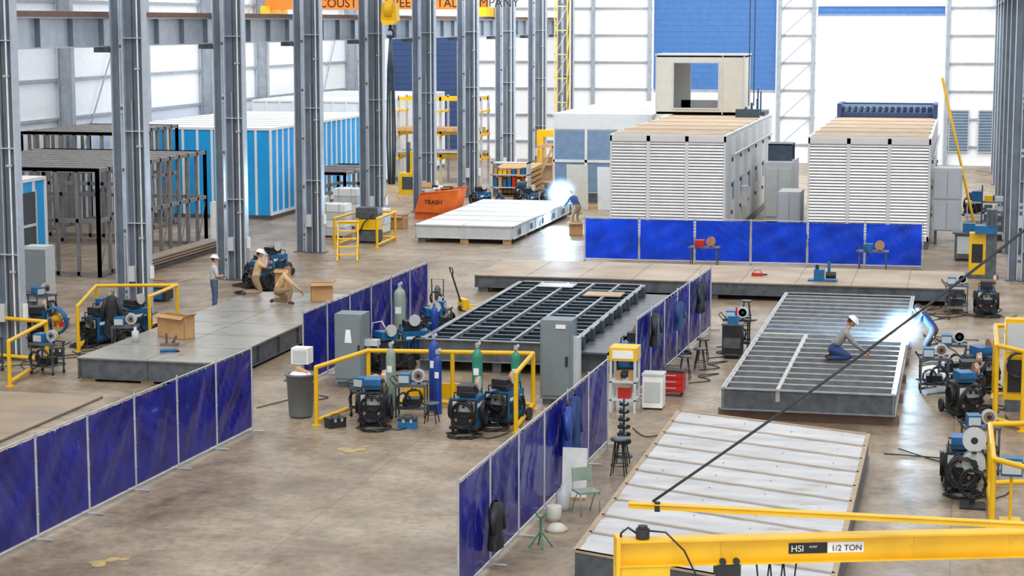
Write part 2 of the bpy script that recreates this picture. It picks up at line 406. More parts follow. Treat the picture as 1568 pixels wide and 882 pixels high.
for i in range(1,9): b.box(-16.8+17*i/9-.012,67.12,.62,-16.8+17*i/9+.012,71.78,.625,'steel')
b.build('steel_platform')
b=platform(-23.2,82,-18.8,94.5,.8,.6,'white','lgrey')
for i in range(1,6): b.box(-23.2,82+12.5*i/6-.03,.8,-18.8,82+12.5*i/6+.03,.825,'lgrey')
b.box(-21.03,82,.8,-20.97,94.5,.825,'lgrey')
for i in range(5): b.box(-18.78,83+2.4*i,.35,-18.74,83.3+2.4*i,.6,'dark')
b.build('roof_panel_module')
b=B();b.box(-25.2,36,.0,-21.2,45.6,.04,'steel')
for i in range(4):
    b.box(-25.2,36+2.4*i+.01,.04,-21.2,36+2.4*(i+1)-.01,.07,'rustp')
b.box(-24.8,37,.07,-22.6,41.2,.09,'rustp');b.build('rusty_plate_stack')

b=B();x0,y0,x1,y1=-14.4,51.3,-10.1,63.8
for x in (x0,x1-.14): b.ibeam((x+.07,y0,.6),(x+.07,y1,.6),.6,.16,.02,'steel','midst')
for y in (y0+.05,y1-.05): b.ibeam((x0,y,.6),(x1,y,.6),.6,.16,.02,'steel','midst')
b.box(x0+.1,y0+.1,.42,x1-.1,y1-.1,.45,'grid')
n=18
for i in range(1,n):
    y=y0+(y1-y0)*i/n
    b.box(x0+.1,y-.015,.5,x1-.1,y+.015,.84,'grid');b.box(x0+.1,y-.06,.84,x1-.1,y+.06,.86,'midst' if i%4==0 else 'grid')
for i in range(1,5):
    x=x0+(x1-x0)*i/5; b.box(x-.045,y0+.1,.80,x+.045,y1-.1,.91,'midst')
for i in range(5):
    for x in (x0+.1,(x0+x1)/2,x1-.1): b.box(x-.12,y0+.2+i*3-.1,0,x+.12,y0+.2+i*3+.1,.3,'steel')
b.box(x1,y0+.5,.55,x1+.9,y1-.2,.6,'steel');b.box(x1+.85,y0+.5,.25,x1+.9,y1-.2,.6,'midst')
for i in range(6): b.box(x1+.05,y0+.7+i*2.2,0,x1+.85,y0+.8+i*2.2,.55,'steel')
for i in range(8): b.box(x1+.01,y0+.9+i*1.5,.62,x1+.12,y0+1.15+i*1.5,.95,'grid')
b.box(-11.6,60.5,.91,-10.4,61.4,.95,'ply');b.box(-13.5,62.3,.91,-12.3,63.2,.94,'steell')
b.build('equipment_base_frame')

b=B();x0,y0,x1,y1=-5.5,46.5,-1.38,63.9;h=.78
for x in (x0+.04,x1-.04):
    b.bar((x,y0,h-.27),(x,y1,h-.27),.03,.54,'midst')
    for zz in(h-.52,h-.02): b.bar((x,y0,zz),(x,y1,zz),.12,.03,'steell')
for y in (y0+.03,y1-.03):
    b.bar((x0,y,h-.27),(x1,y,h-.27),.03,.54,'steel')
    b.bar((x0,y,h-.02),(x1,y,h-.02),.12,.03,'steell');b.bar((x0,y-.02,h-.52),(x1,y-.02,h-.52),.12,.03,'midst')
n=22
for i in range(1,n):
    y=y0+(y1-y0)*i/n
    b.box(x0+.05,y-.05,h-.2,x1-.05,y-.02,h,'midst');b.box(x0+.05,y-.06,h-.02,x1-.05,y+.06,h,'steell');b.box(x0+.05,y-.05,h-.2,x1-.05,y+.05,h-.18,'rust')
b.box(-4.2,y0,h-.3,-4.1,y0+8.5,h+.01,'steell');b.box(x0,y0+8.5,h-.3,-4.1,y0+8.62,h+.01,'steell')
b.box(x0+.1,y0+.1,h-.5,x1-.1,y1-.1,h-.48,'rust')
for i in range(7):
    y=y0+.3+(y1-y0-.6)*i/6
    b.box(x0-.1,y-.1,0,x1+.1,y+.1,h-.56,'rust')
b.build('joist_floor_frame')

b=B();h=.62
def pq(u,v):
    return Vector((-6.2+4.38*u,(31.8+12.4*v)-1.7*u,0))
ns=10
for i in range(ns):
    v0=i/ns;v1=(i+1)/ns
    A,C,D_,E=pq(0,v0),pq(1,v0),pq(1,v1),pq(0,v1)
    nu,nv=18,5;vs=[]
    for a in range(nv+1):
        for c in range(nu+1):
            p=A.lerp(C,c/nu).lerp(E.lerp(D_,c/nu),a/nv)
            vs.append(p+Vector((0,0,h+ (0 if a in(0,nv) else random.uniform(0,.02)))))
    b.add(vs,[(r*(nu+1)+c,r*(nu+1)+c+1,(r+1)*(nu+1)+c+1,(r+1)*(nu+1)+c) for r in range(nv) for c in range(nu)],'film',True)
    m=(D_-C)*.035
    vs=[p+Vector((0,0,h+.02)) for p in (A-m,C-m,C+m,A+m)];b.add(vs,[(0,1,2,3)],'seam')
    for q in range(4):
        p=A.lerp(C,(q+.5)/4)+(E-A)*random.uniform(.2,.8);b.cyl(p+Vector((0,0,h)),p+Vector((0,0,h+.02)),.015,'midst',6)
cs=[pq(0,0),pq(1,0),pq(1,1),pq(0,1)]
for i in range(4):
    A,C=cs[i],cs[(i+1)%4]
    b.bar(A+Vector((0,0,h-.27)),C+Vector((0,0,h-.27)),.03,.5,'steel')
    b.bar(A+Vector((0,0,h-.0)),C+Vector((0,0,h-.0)),.1,.04,'seam');b.bar(A+Vector((0,0,h-.5)),C+Vector((0,0,h-.5)),.1,.03,'steel')
for i in range(5):
    A=pq(0.02,.05+.22*i);C=pq(.98,.05+.22*i);b.bar(A+Vector((0,0,.05)),C+Vector((0,0,.05)),.12,.1,'wood')
b.build('sheet_metal_floor_panel')

# ------------------------------------------------------------ air handling units
def ahu(x0,y0,x1,y1,h):
    b=B();zb=.35
    b.box(x0,y0+.12,zb,x1,y1,h-.05,'ahus')
    b.box(x0-.03,y0+.02,h-.06,x1+.03,y1,h,'ahu');b.box(x0+.12,y0+.25,h,x1-.12,y1-.1,h+.03,'ply')
    for i in range(1,6): b.box(x0+.05,y0+(y1-y0)*i/6-.04,h,x1-.05,y0+(y1-y0)*i/6+.04,h+.05,'seam')
    for x in(x0,x1-.1):
        b.box(x,y0+.1,0,x+.1,y1,zb,'steel')
    b.box(x0,y0+.05,0,x1,y0+.15,zb,'steel')
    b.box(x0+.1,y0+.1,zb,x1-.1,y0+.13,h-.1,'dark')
    fr=.1;cols=3;W=(x1-x0)
    for i in range(cols+1):
        x=x0+W*i/cols; b.box(max(x0,x-fr/1.3),y0,zb,min(x1,x+fr/1.3),y0+.12,h-.06,'ahu')
    b.box(x0,y0,h-.3,x1,y0+.12,h-.06,'ahu');b.box(x0,y0,zb,x1,y0+.12,zb+.2,'ahu')
    nb=30;R=Matrix.Rotation(math.radians(-32),3,'X')
    for c in range(cols):
        xa=x0+W*c/cols+.06;xb=x0+W*(c+1)/cols-.06
        for j in range(nb):
            z=zb+.26+(h-.36-zb-.26)*j/(nb-1)
            b.cb(((xa+xb)/2,y0+.06,z),(xb-xa,.012,.115),'louv',R)
    L=y1-y0;m=int(L/1.6)
    for i in range(m):
        a=y0+.3+(L-.5)*i/m;e=y0+.3+(L-.5)*(i+1)/m-.06
        b.box(x1,a,zb+.1,x1+.03,e,h-.2,'ahu' if i%2 else 'ahus')
        if i%2:
            for z in (1.2,2.4,3.5): b.box(x1+.03,a+.1,z,x1+.09,a+.2,z+.16,'black')
            b.box(x1+.03,a+.35,1.8,x1+.04,e-.35,2.6,'ublue')
    b.box(x1+.03,y0+6,1.2,x1+.3,y0+6.6,2.1,'lgrey')
    b.cyl((x1+.12,y0+2,3.8),(x1+.12,y1-1,3.8),.05,'galv')
    return b
ahu(-14.85,83.5,-9.85,104,4.75).build('air_handling_unit')
ahu(-6.4,84,-1.3,104,4.72).build('air_handling_unit')
b=B()
b.box(-6.2,101,4.8,-1.4,101.3,5.0,'navy');b.box(-6.2,103.5,4.8,-1.4,103.7,5.4,'navy')
for i in range(16): b.box(-6.2+i*.31,101,5.0,-6.14+i*.31,103.6,5.25,'ublue')
b.box(-6.2,100.9,5.3,-1.4,101.2,5.4,'ublue');b.box(-6.25,100.6,4.75,-6.05,103.7,5.45,'navy');b.box(-1.5,100.6,4.75,-1.3,103.7,5.45,'navy')
for i in range(4): b.box(-6.2,101.3+.5*i,4.76,-1.4,101.4+.5*i,4.82,'grid')
b.build('roof_coil_rack')
b=B();x0,x1,y0,y1,z0,z1=-15.6,-11.0,101,103.9,4.82,7.85
b.box(x0,y0+.1,z0,x0+.1,y1,z1,'beige');b.box(x1-.1,y0+.1,z0,x1,y1,z1,'beige');b.box(x0,y0,z1-.1,x1,y1,z1,'beige');b.box(x0,y0,z0,x1,y1,z0+.12,'beige')
wx0,wx1,wz0,wz1=-14.65,-12.35,5.15,7.45
b.box(x0,y0,z0,wx0,y0+.1,z1,'beige');b.box(wx1,y0,z0,x1,y0+.1,z1,'beige');b.box(wx0,y0,z0,wx1,y0+.1,wz0,'beige');b.box(wx0,y0,wz1,wx1,y0+.1,z1,'beige')
b.box(x0,y1-.1,z0,wx0+.5,y1,z1,'ahus');b.box(wx1+.2,y1-.1,z0,x1,y1,z1,'ahus');b.box(wx0,y1-.1,z0,wx1+.2,y1,wz0+.3,'ahus');b.box(wx0,y1-.1,wz1,wx1+.2,y1,z1,'ahus')
for (a,c,e,g) in((wx0-.08,wz0-.08,wx1+.08,wz0),(wx0-.08,wz1,wx1+.08,wz1+.08),(wx0-.08,wz0,wx0,wz1),(wx1,wz0,wx1+.08,wz1)): b.box(a,y0-.03,c,e,y0,g,'lgrey')
b.box(x0-.04,y0-.04,z1-.02,x1+.04,y1+.04,z1+.06,'ahus')
for x in (x0,x1-.06,wx1+.2): b.box(x,y0-.02,z0,x+.06,y0,z1,'ahus')
b.build('plenum_box')
b=B()
for i in range(3): b.box(-10.75+i*.25,99+i*.4,4.8,-10.65+i*.25,99.2+i*.4,5.3+.2*i,'navy')
b.box(-11.2,98.9,4.78,-10.0,99.1,5.2,'grid');b.box(-10.9,101,4.78,-9.95,103.4,5.0,'grid')
b.cyl((-10.5,103,5),(-10.5,103,6.1),.04,'navy');b.cyl((-10.2,101.5,5),(-10.2,101.5,6),.04,'navy');b.build('pipe_bracket_stack')
b=B()
for x in (-10.5,-10.25): b.cyl((x,98.5,5.4),(x,98.5,13.5),.03,'grid',6)
b.box(-10.7,98.3,13.3,-9.9,98.7,13.7,'steel');b.build('hoist_chain')
b=B();x0,x1,y0,y1,h=-21.3,-16.0,102.5,119,4.6
b.box(x0,y0+.1,.5,x1,y1,h,'white');b.box(x0-.05,y0,h,x1+.05,y1,h+.12,'white');b.box(x0,y0,0,x1,y1,.5,'steel')
b.box(x0,y0,3.9,x1,y0+.1,h,'white')
for i in range(4):
    x=x0+(x1-x0)*i/3;b.box(max(x0,x-.07),y0,.5,min(x1,x+.07),y0+.1,3.9,'white')
for i in range(3):
    xa=x0+(x1-x0)*i/3+.07;xb=xa+(x1-x0)/3-.14
    for z in(.6,2.25): b.box(xa,y0+.05,z,xb,y0+.1,z+1.55,'ublue')
b.box(x0,y0,2.13,x1,y0+.08,2.27,'white')
for i in range(5): b.box(x0+.4,y0+2+i*3,h+.12,x1-.4,y0+3.4+i*3,h+.2,'lgrey')
b.build('white_air_handling_unit')
b=B();b.cb((-17.4,98.5,1.1),(1.5,.08,2.2),'white',Matrix.Rotation(.12,3,'X'));b.cb((-19.2,98.5,1.15),(1.1,.08,2.3),'beige',Matrix.Rotation(.1,3,'X'))
b.box(-19.9,98.7,0,-16.5,99.0,.2,'wood');b.box(-17.0,98.2,1.0,-16.8,98.45,1.3,'steel');b.build('leaning_panels')
b=B();b.box(-9.2,94,0.1,-7.9,98,2.9,'ahus');b.box(-9.1,94.1,0,-8,97.9,.1,'steel');b.box(-9.15,93.95,.3,-8.6,94,2.6,'lgrey');b.box(-8.53,93.95,.3,-7.95,94,2.6,'lgrey')
b.box(-9.15,95,2.9,-8.0,95.1,3.7,'grid');b.box(-9.15,96.5,2.9,-8.0,96.6,3.7,'grid');b.box(-9.15,95,3.65,-8.0,96.6,3.72,'grid');b.cyl((-9,95.8,3.25),(-8.2,95.8,3.25),.28,'navy')
b.build('pump_skid')
b=B();b.box(-8.0,88,0.1,-7.0,90,2.0,'lgrey');b.box(-7.95,87.95,.2,-7.52,88,1.9,'ahus');b.box(-7.48,87.95,.2,-7.05,88,1.9,'ahus');b.box(-7.9,88.1,0,-7.1,89.9,.1,'steel');b.build('control_cabinet')
b=B();b.box(-1.2,86.2,.6,0.0,87.6,3.3,'lgrey')
for z in(.65,2.0): b.box(-1.15,86.15,z,-.62,86.2,z+1.2,'ahus');b.box(-.58,86.15,z,-.06,86.2,z+1.2,'ahus')
for x in(-1.1,-.2):
    for y in(86.3,87.4): b.box(x,y,0,x+.1,y+.1,.6,'steel')
b.box(-.02,86.4,1.0,.03,87.4,3.0,'lgrey')
b.build('electrical_enclosure')
b=B()
A=Vector((.75,89.3,0));C=Vector((-1.0,92.0,7.0))
for s_ in(-.25,.25):
    o=Vector((0,s_,0));b.bar(A+o,C+o,.07,.1,'yel')
for i in range(1,20):
    p=A.lerp(C,i/20);b.cyl(p+Vector((0,-.25,0)),p+Vector((0,.25,0)),.025,'yel',6)
b.build('extension_ladder')

# ------------------------------------------------------------ side bay modules
def module(name,x0,y0,x1,y1,h,window=None,k='cyan'):
    b=B();b.box(x0,y0,.2,x1,y1,h-.12,k);b.box(x0-.05,y0-.05,h-.12,x1+.05,y1+.05,h,'white');b.box(x0,y0,0,x1,y1,.2,'steel')
    n=int((x1-x0)/.75)
    for i in range(n+1):
        x=x0+(x1-x0)*i/n;b.box(x-.06,y0-.04,.2,x+.06,y0,h-.12,'white')
    n=int((y1-y0)/.85)
    for i in range(n+1):
        y=y0+(y1-y0)*i/n;b.box(x1,y-.08,.2,x1+.04,y+.08,h-.12,'white')
    b.box(x1,y0,.2,x1+.03,y1,.35,'white')
    for i in range(1,int((y1-y0)/2)): b.box(x0,y0+i*2-.02,h,x1,y0+i*2+.02,h+.03,'lgrey')
    if window:
        for a,e in window:
            b.box(x1+.02,a,1.0,x1+.06,e,3.4,'dark');b.box(x1+.05,a,2.15,x1+.08,e,2.25,'lgrey')
            b.box(x1+.05,a-.06,.94,x1+.09,a,3.46,'lgrey');b.box(x1+.05,e,.94,x1+.09,e+.06,3.46,'lgrey')
    return b.build(name)
module('blue_modular_building',-41,90,-32.7,107,4.45)
module('blue_modular_building',-38,59,-33,66.5,3.9,[(63.4,65.6)])
module('white_modular_building',-41,110,-33.6,126,5.0,k='white')
def rack(name,x0,y0,x1,y1,h,nx,ny,mid=True):
    b=B();t=.06
    for i in range(nx+1):
        x=x0+(x1-x0)*i/nx
        for y in (y0,y1): b.box(x-t,y-t,0,x+t,y+t,h,'rackc')
    for i in range(ny+1):
        y=y0+(y1-y0)*i/ny
        for x in (x0,x1): b.box(x-t,y-t,0,x+t,y+t,h,'rackc')
        b.box(x0,y-t,h-.12,x1,y+t,h,'steell')
    for z in ([h-.15,.05]+([h*.5] if mid else [])):
        for y in (y0,y1): b.box(x0,y-t,z,x1,y+t,z+.15,'rackc')
        for x in (x0,x1): b.box(x-t,y0,z,x+t,y1,z+.15,'rackc')
    for i in range(0,ny,2):
        b.bar((x1,y0+(y1-y0)*i/ny,.1),(x1,y0+(y1-y0)*(i+1)/ny,h*.5),.04,.04,'rackc')
    for i in range(ny*2):
        y=y0+(y1-y0)*(i+.5)/(ny*2);b.box(x0,y-.03,h-.08,x1,y+.03,h-.02,'rackc')
    return b.build(name)
rack('module_steel_frame',-39,67.8,-31.5,78.5,4.1,9,11)
rack('module_steel_frame',-41,80.5,-36.5,87.5,4.7,7,9)
rack('module_steel_frame',-31.9,92,-29.6,98,2.2,2,4)
b=B();b.box(-30.9,77.5,0.0,-30.8,79.2,2.0,'white');b.box(-30.8,77.6,0,-30.4,77.7,.1,'wood');b.box(-30.8,79,0,-30.4,79.1,.1,'wood');b.bar((-30.85,78,1.7),(-30.2,78,0.05),.05,.05,'wood')
b.build('leaning_white_board')
b=B()
for i in range(10): b.box(-31+random.uniform(-.2,.2),69+random.uniform(-.5,.5),.05*i,-30.5+random.uniform(0,.3),77+random.uniform(-.5,.5),.05*i+.05,'rustp' if i%2 else 'steel')
b.build('steel_tube_stock')
b=B()
for x in(-33,-30.4,-27.9):
    for y in (113.2,115): b.box(x-.06,y-.06,0,x+.06,y+.06,5.2,'galv')
    for z in (1.4,2.8,4.2): b.box(x-.06,112.6,z,x+.06,115.2,z+.14,'yel')
for z in (1.5,2.9,4.9):
    for y in (113.2,115): b.box(-33,y-.06,z,-27.9,y+.06,z+.22,'yel')
for i in range(12): b.cyl((-33,112.8+.18*i,1.85),(-27.9,112.8+.18*i,1.85),.07,'steell',6)
for i in range(8): b.box(-33,112.8+.25*i,3.1,-28,112.95+.25*i,3.3,'wood')
b.build('cantilever_storage_rack')
b=B();w_=.8
for x in(-w_/2,w_/2):
    for y in(-w_/2,w_/2): b.box(x-.03,y-.03,0,x+.03,y+.03,12,'pyel')
for i in range(8):
    z=i*1.5
    b.bar((-w_/2,-w_/2,z),(w_/2,-w_/2,z+1.5),.035,.035,'pyel')
    b.bar((w_/2,-w_/2,z),(w_/2,w_/2,z+1.5),.035,.035,'pyel');b.box(-w_/2,-w_/2-.03,z,w_/2,-w_/2+.03,z+.06,'pyel')
b.build('lattice_mast',(-24.8,122,0))

# ------------------------------------------------------------ shop clutter generators
def welder(loc,rz,k='tblue',coil=True,cylk=None):
    b=B()
    b.box(-.3,-.42,.16,.3,.42,.82,k);b.box(-.31,-.44,.2,.31,-.41,.8,'black');b.box(-.26,-.46,.52,.26,-.44,.76,'lgrey')
    b.box(-.305,-.3,.6,.305,.3,.68,'ltr' if k=='tblue' else 'tblue')
    for x in(-.15,0,.15): b.cyl((x,-.47,.64),(x,-.46,.64),.035,'black',8)
    for x in(-.18,.18): b.cyl((x,-.5,.32),(x,-.44,.32),.04,'copper',8)
    for i in range(6): b.box(.3,-.3+i*.1,.3,.31,-.25+i*.1,.55,'black')
    b.tube([(-.25,-.35,.82),(-.25,-.35,.95),(.25,-.35,.95),(.25,-.35,.82)],.018,'black')
    b.tube([(-.25,.35,.82),(-.25,.35,.95),(.25,.35,.95),(.25,.35,.82)],.018,'black')
    b.box(-.34,-.48,.1,.34,.75,.16,'black')
    for x in(-.36,.36): b.cyl((x-.03,.55,.16),(x+.03,.55,.16),.16,'black',14)
    for x in(-.28,.28): b.cyl((x-.02,-.36,.06),(x+.02,-.36,.06),.06,'black',10)
    b.box(-.2,-.3,.86,.2,.2,1.1,'tblue' if k=='black' else 'black');b.cyl((.21,-.05,1.14),(.29,-.05,1.14),.15,'copper',14);b.cyl((.285,-.05,1.14),(.3,-.05,1.14),.17,'lgrey',14)
    if coil:
        b.coil((0,-.56,.45),.27,.017,6,'black','y',.022,.03);b.coil((.05,-.52,.62),.2,.014,4,'black','y',.02,.03)
        b.coil((-.36,-.1,.5),.22,.015,5,'black','x',.02,.03);b.coil((.38,.05,.42),.24,.015,4,'black','x',.02,.03)
    b.coil((.1,-.75,.04),.34,.015,5,'black','z',.012,.1)
    b.tube([(.1,-.6,.3),(.3,-.85,.05),(.7,-.9,.02),(.9,-.6,.02),(1.0,-.2,.02)],.014,'black')
    if cylk:
        b.lathe([(0,.16),(.115,.16),(.115,1.3),(.09,1.4),(.04,1.46),(.035,1.52),(0,1.52)],(0,.6,0),cylk);b.cyl((-.06,.6,1.55),(.06,.6,1.55),.03,'copper',8)
        b.tube([(-.13,.48,1.0),(0,.44,1.0),(.13,.48,1.0)],.012,'galv')
    return b.build('welding_machine',loc,rz)
def gascyl(loc,k,h=1.45,r=.12):
    b=B();b.lathe([(0,0),(r,0),(r*1.02,.02),(r,.06),(r,h-.25),(r*.85,h-.14),(r*.45,h-.07),(r*.3,h-.05),(r*.3,h),(0,h)],(0,0,0),k,18)
    b.cyl((0,0,h),(0,0,h+.08),.025,'copper',8);b.cyl((-.05,0,h+.06),(.05,0,h+.06),.02,'copper',8);b.cyl((.06,-.02,h+.1),(.06,-.06,h+.1),.04,'lgrey',10);b.lathe([(.05,h-.02),(.06,h+.02),(.05,h+.1)],(0,0,0),'galv',10)
    b.box(-r*.5,-r*1.03,h*.6,r*.5,-r*.8,h*.7,'ltr')
    return b.build('gas_cylinder',loc)
def cart(loc,rz=0,top=.85,k='steel',spool=True):
    b=B()
    for x in(-.35,.35):
        for y in(-.25,.25): b.box(x-.02,y-.02,.08,x+.02,y+.02,top,k);b.cyl((x-.015,y,.05),(x+.015,y,.05),.05,'black',10)
    for z in(.25,top): b.box(-.38,-.28,z-.02,.38,.28,z,k);b.box(-.38,-.3,z-.04,.38,-.28,z+.03,k);b.box(-.38,.28,z-.04,.38,.3,z+.03,k)
    b.box(-.3,-.2,top,-.02,.15,top+.26,'tblue');b.box(-.29,-.22,top+.05,-.04,-.2,top+.22,'lgrey');b.box(-.2,-.2,.25,.2,.2,.45,'black')
    if spool:
        for dy in(-.04,.06): b.cyl((.17,dy,top+.2),(.17,dy+.015,top+.2),.16,'lgrey',18)
        b.cyl((.17,-.04,top+.2),(.17,.06,top+.2),.12,'copper',16);b.cyl((.17,-.06,top+.2),(.17,-.04,top+.2),.05,'black',10);b.box(.14,.06,top,.2,.1,top+.22,'black')
    b.coil((.1,-.34,.5),.2,.015,5,'black','y',.02,.03);b.coil((-.15,-.36,.45),.17,.012,4,'black','y',.02,.03);b.tube([(-.38,.25,top),(-.5,.25,top+.15),(-.5,-.25,top+.15),(-.38,-.25,top)],.014,'black')
    return b.build('welding_cart',loc,rz)
def stool(loc,h=.62,k='steel'):
    b=B();b.lathe([(0,h),(.17,h),(.185,h-.02),(.17,h-.05),(0,h-.05)],(0,0,0),k)
    for i in range(4):
        t=PI/4+i*PI/2;c,s_=math.cos(t),math.sin(t);b.cyl((.1*c,.1*s_,h-.04),(.21*c,.21*s_,0),.014,'black',6)
    b.tube([(.17*math.cos(2*PI*i/12),.17*math.sin(2*PI*i/12),.22) for i in range(13)],.01,'black')
    return b.build('shop_stool',loc)
def cable(pts,r=.014):
    P=[Vector(p) for p in pts];o=[]
    for i in range(len(P)-1):
        a=P[max(i-1,0)];b_=P[i];c=P[i+1];d=P[min(i+2,len(P)-1)]
        for j in range(8):
            t=j/8;o.append(.5*((2*b_)+(c-a)*t+(2*a-5*b_+4*c-d)*t*t+(3*b_-a-3*c+d)*t**3))
    o.append(P[-1]);b=B();b.tube(o,r,'black',5);b.build('floor_cable')
def jacket(loc,k,rz=0,h=1.2):
    b=B();n=16;vs=[];rows=[(0,.06,.05),(.06,.16,.07),(.2,.22,.09),(.4,.2,.1),(.6,.2,.11),(.8,.21,.11),(1.0,.24,.12),(1.1,.25,.11)]
    for z,rx,ry in rows:
        for j in range(n):
            t=2*PI*j/n;q=1+.14*math.sin(4*t+z*5);vs.append((rx*q*math.cos(t),ry*q*math.sin(t),-z*h/1.1))
    b.add(vs,[(i*n+j,(i+1)*n+j,(i+1)*n+(j+1)%n,i*n+(j+1)%n) for i in range(len(rows)-1) for j in range(n)],k,True)
    for s_ in(-1,1): b.tube([(s_*.16,0,-.1),(s_*.25,-.02,-.35*h),(s_*.27,-.05,-.65*h)],[.08,.07,.055],k,8)
    b.tube([(0,0,0),(0,0,.1),(0,.08,.12)],.01,'black')
    return b.build('hanging_work_jacket',loc,rz)
def toolcase(loc,rz,k):
    b=B();b.box(-.22,-.14,0,.22,.14,.2,k);b.box(-.23,-.15,.2,.23,.15,.24,'black');b.tube([(-.1,0,.24),(-.1,0,.31),(.1,0,.31),(.1,0,.24)],.012,'black');b.box(-.12,-.16,.15,-.06,-.14,.23,'galv');b.box(.06,-.16,.15,.12,-.14,.23,'galv');b.build('tool_case',loc,rz)
def lguard(pts,h):
    b=B();r=.055
    for p in pts: b.cyl(p+(0,),p+(h,),r,'yel',10);b.cyl(p+(0,),p+(.02,),.12,'yel',10);b.sph(p+(h,),.057,'yel',8,6)
    for a,c in zip(pts,pts[1:]): b.cyl(a+(h,),c+(h,),r,'yel',10);b.cyl(a+(.12,),c+(.12,),r,'yel',10)
    b.build('machine_guard_frame')

# central cell
lguard([(-14.8,43.6),(-14.3,46.2),(-12.2,46.45),(-10.2,46.7),(-10.0,43.9)],1.4)
welder((-13.55,44.2,0),10,'black');welder((-11.15,43.9,0),0,'tblue');welder((-10.5,44.9,0),-15,'tblue')
cart((-12.9,45.2,0),8,.8);cart((-13.9,44.9,0),-20,.7)
gascyl((-13.6,45.8,0),'sagec',1.6);gascyl((-12.55,46.0,0),'cblue',1.8,.13);gascyl((-11.35,45.6,0),'green',1.7,.13);gascyl((-10.55,46.3,0),'green',1.55);gascyl((-12.35,45.6,0),'cblue',1.5,.1)
stool((-12.2,44.5,0),.5);toolcase((-12.6,43.8,0),10,'tblue');toolcase((-14.3,43.5,0),50,'black')
b=B();b.box(-1.0,-.04,.1,1.0,.04,.5,'yel');b.box(-1,-.3,0,-.9,.3,.1,'yel');b.box(.9,-.3,0,1,.3,.1,'yel');b.build('yellow_floor_barrier',(-12.6,47.0,0),3)
b=B();b.box(-15.9,48.4,.15,-15.15,49.1,1.95,'grey');b.box(-15.86,48.37,.25,-15.19,48.4,1.85,'grey');b.add([(-15.62,48.36,1.2),(-15.42,48.36,1.2),(-15.46,48.36,1.55),(-15.58,48.36,1.55)],[(0,1,2,3)],'ltr');b.box(-15.25,48.33,.95,-15.21,48.37,1.15,'black');b.box(-15.85,48.45,0,-15.2,49.05,.15,'steel')
b.box(-15.15,48.6,1.1,-14.8,48.9,1.25,'lgrey');b.cyl((-15.1,48.7,1.25),(-15.1,48.7,.0),.03,'galv');b.tube([(-15.0,48.7,1.25),(-14.95,48.7,1.7),(-14.7,48.7,1.75),(-14.5,48.7,1.4)],.02,'galv');b.build('electrical_cabinet')
b=B();b.box(-10.15,47.3,.15,-9.35,48.0,2.15,'grey');b.box(-10.1,47.27,.25,-9.4,47.3,2.05,'grey');b.box(-9.5,47.24,1.0,-9.44,47.28,1.25,'black');b.box(-9.75,47.25,1.95,-9.5,47.27,2.05,'ltr');b.box(-10.1,47.35,0,-9.4,47.95,.15,'steel');b.box(-9.35,47.5,.4,-9.2,47.8,1.7,'lgrey');b.build('electrical_cabinet')
b=B();b.box(-16.3,46.1,1.0,-15.85,46.5,1.4,'ltr');b.box(-16.25,46.08,1.05,-15.9,46.1,1.35,'lgrey');b.cyl((-16.07,46.3,0),(-16.07,46.3,1.0),.04,'galv');b.box(-16.25,46.15,0,-15.9,46.45,.03,'steel');b.build('control_pedestal')
b=B();b.lathe([(0,.02),(.25,.02),(.27,.06),(.32,.95),(.36,.96),(.36,1.0),(.31,1.0),(.26,.1),(0,.08)],(0,0,0),'binp',20)
for s_ in(-1,1): b.box(s_*.33-.04,-.08,.8,s_*.33+.04,.08,.84,'binp')
b.lathe([(.31,.9),(.2,1.02),(.05,1.05),(0,1.04)],(0,0,0),'white',12);b.cb((.05,0,1.06),(.3,.2,.04),'card',Matrix.Rotation(.4,3,'Y'))
b.build('trash_bin',(-15.5,44.5,0),scale=1.08)
gascyl((-15.75,54.0,0),'sagec',1.95,.17)
welder((-15.1,53.2,0),-60,'tblue',cylk='cblue');welder((-15.2,55.8,0),-60,'black');cart((-15.4,57.2,0),90);welder((-15.3,51.2,0),-40,'black')
for (x,y) in((-8.6,52.5),(-8.6,55.5)): welder((x,y,0),90,'tblue')
jacket((-7.58,38.7,1.95),'navyc',85,1.25);jacket((-7.62,38.1,1.85),'cblue',95,1.0);jacket((-7.74,32.4,1.25),'black',85,.85)
jacket((-7.75,50.6,1.95),'black',80,.9);jacket((-7.42,57.2,1.9),'black',80,.9);jacket((-7.5,53.2,1.9),'navyc',80,.8)
b=B()
for x in(-.3,.3):
    for y in(-.3,.3): b.box(x-.03,y-.03,0,x+.03,y+.03,1.3,'lgrey')
for z in(.3,.75): b.box(-.33,-.33,z,.33,.33,z+.03,'lgrey')
b.box(-.34,-.34,1.3,.34,.34,1.62,'yel');b.box(-.26,-.36,1.36,.26,-.34,1.56,'ltr');b.box(-.15,-.15,.33,.15,.15,.6,'red');b.sph((0,-.1,.92),.1,'black',8,6)
for x in(-.2,.1): b.box(x,-.1,.78,x+.12,.1,1.0,'card')
b.build('fuel_storage_stand',(-7.95,47.0,0))
b=B();b.box(-.25,-.25,.05,.25,.25,.85,'ltr');b.box(-.27,-.27,.85,.27,.27,.9,'lgrey');b.box(-.2,-.27,.2,.2,-.25,.7,'lgrey')
for x in(-.2,.2):
    for y in(-.2,.2): b.cyl((x,y,0),(x,y,.05),.03,'black',8)
b.build('white_cabinet',(-7.3,47.5,0))
b=B();b.box(-.28,-.22,.1,.28,.22,.58,'red')
for i in range(3): b.box(-.25,-.24,.14+i*.15,.25,-.22,.26+i*.15,'red');b.box(-.12,-.26,.2+i*.15,.12,-.24,.215+i*.15,'lgrey')
b.box(-.3,-.24,.58,.3,.24,.62,'black');b.tube([(-.2,0,.62),(-.2,0,.7),(.2,0,.7),(.2,0,.62)],.012,'black')
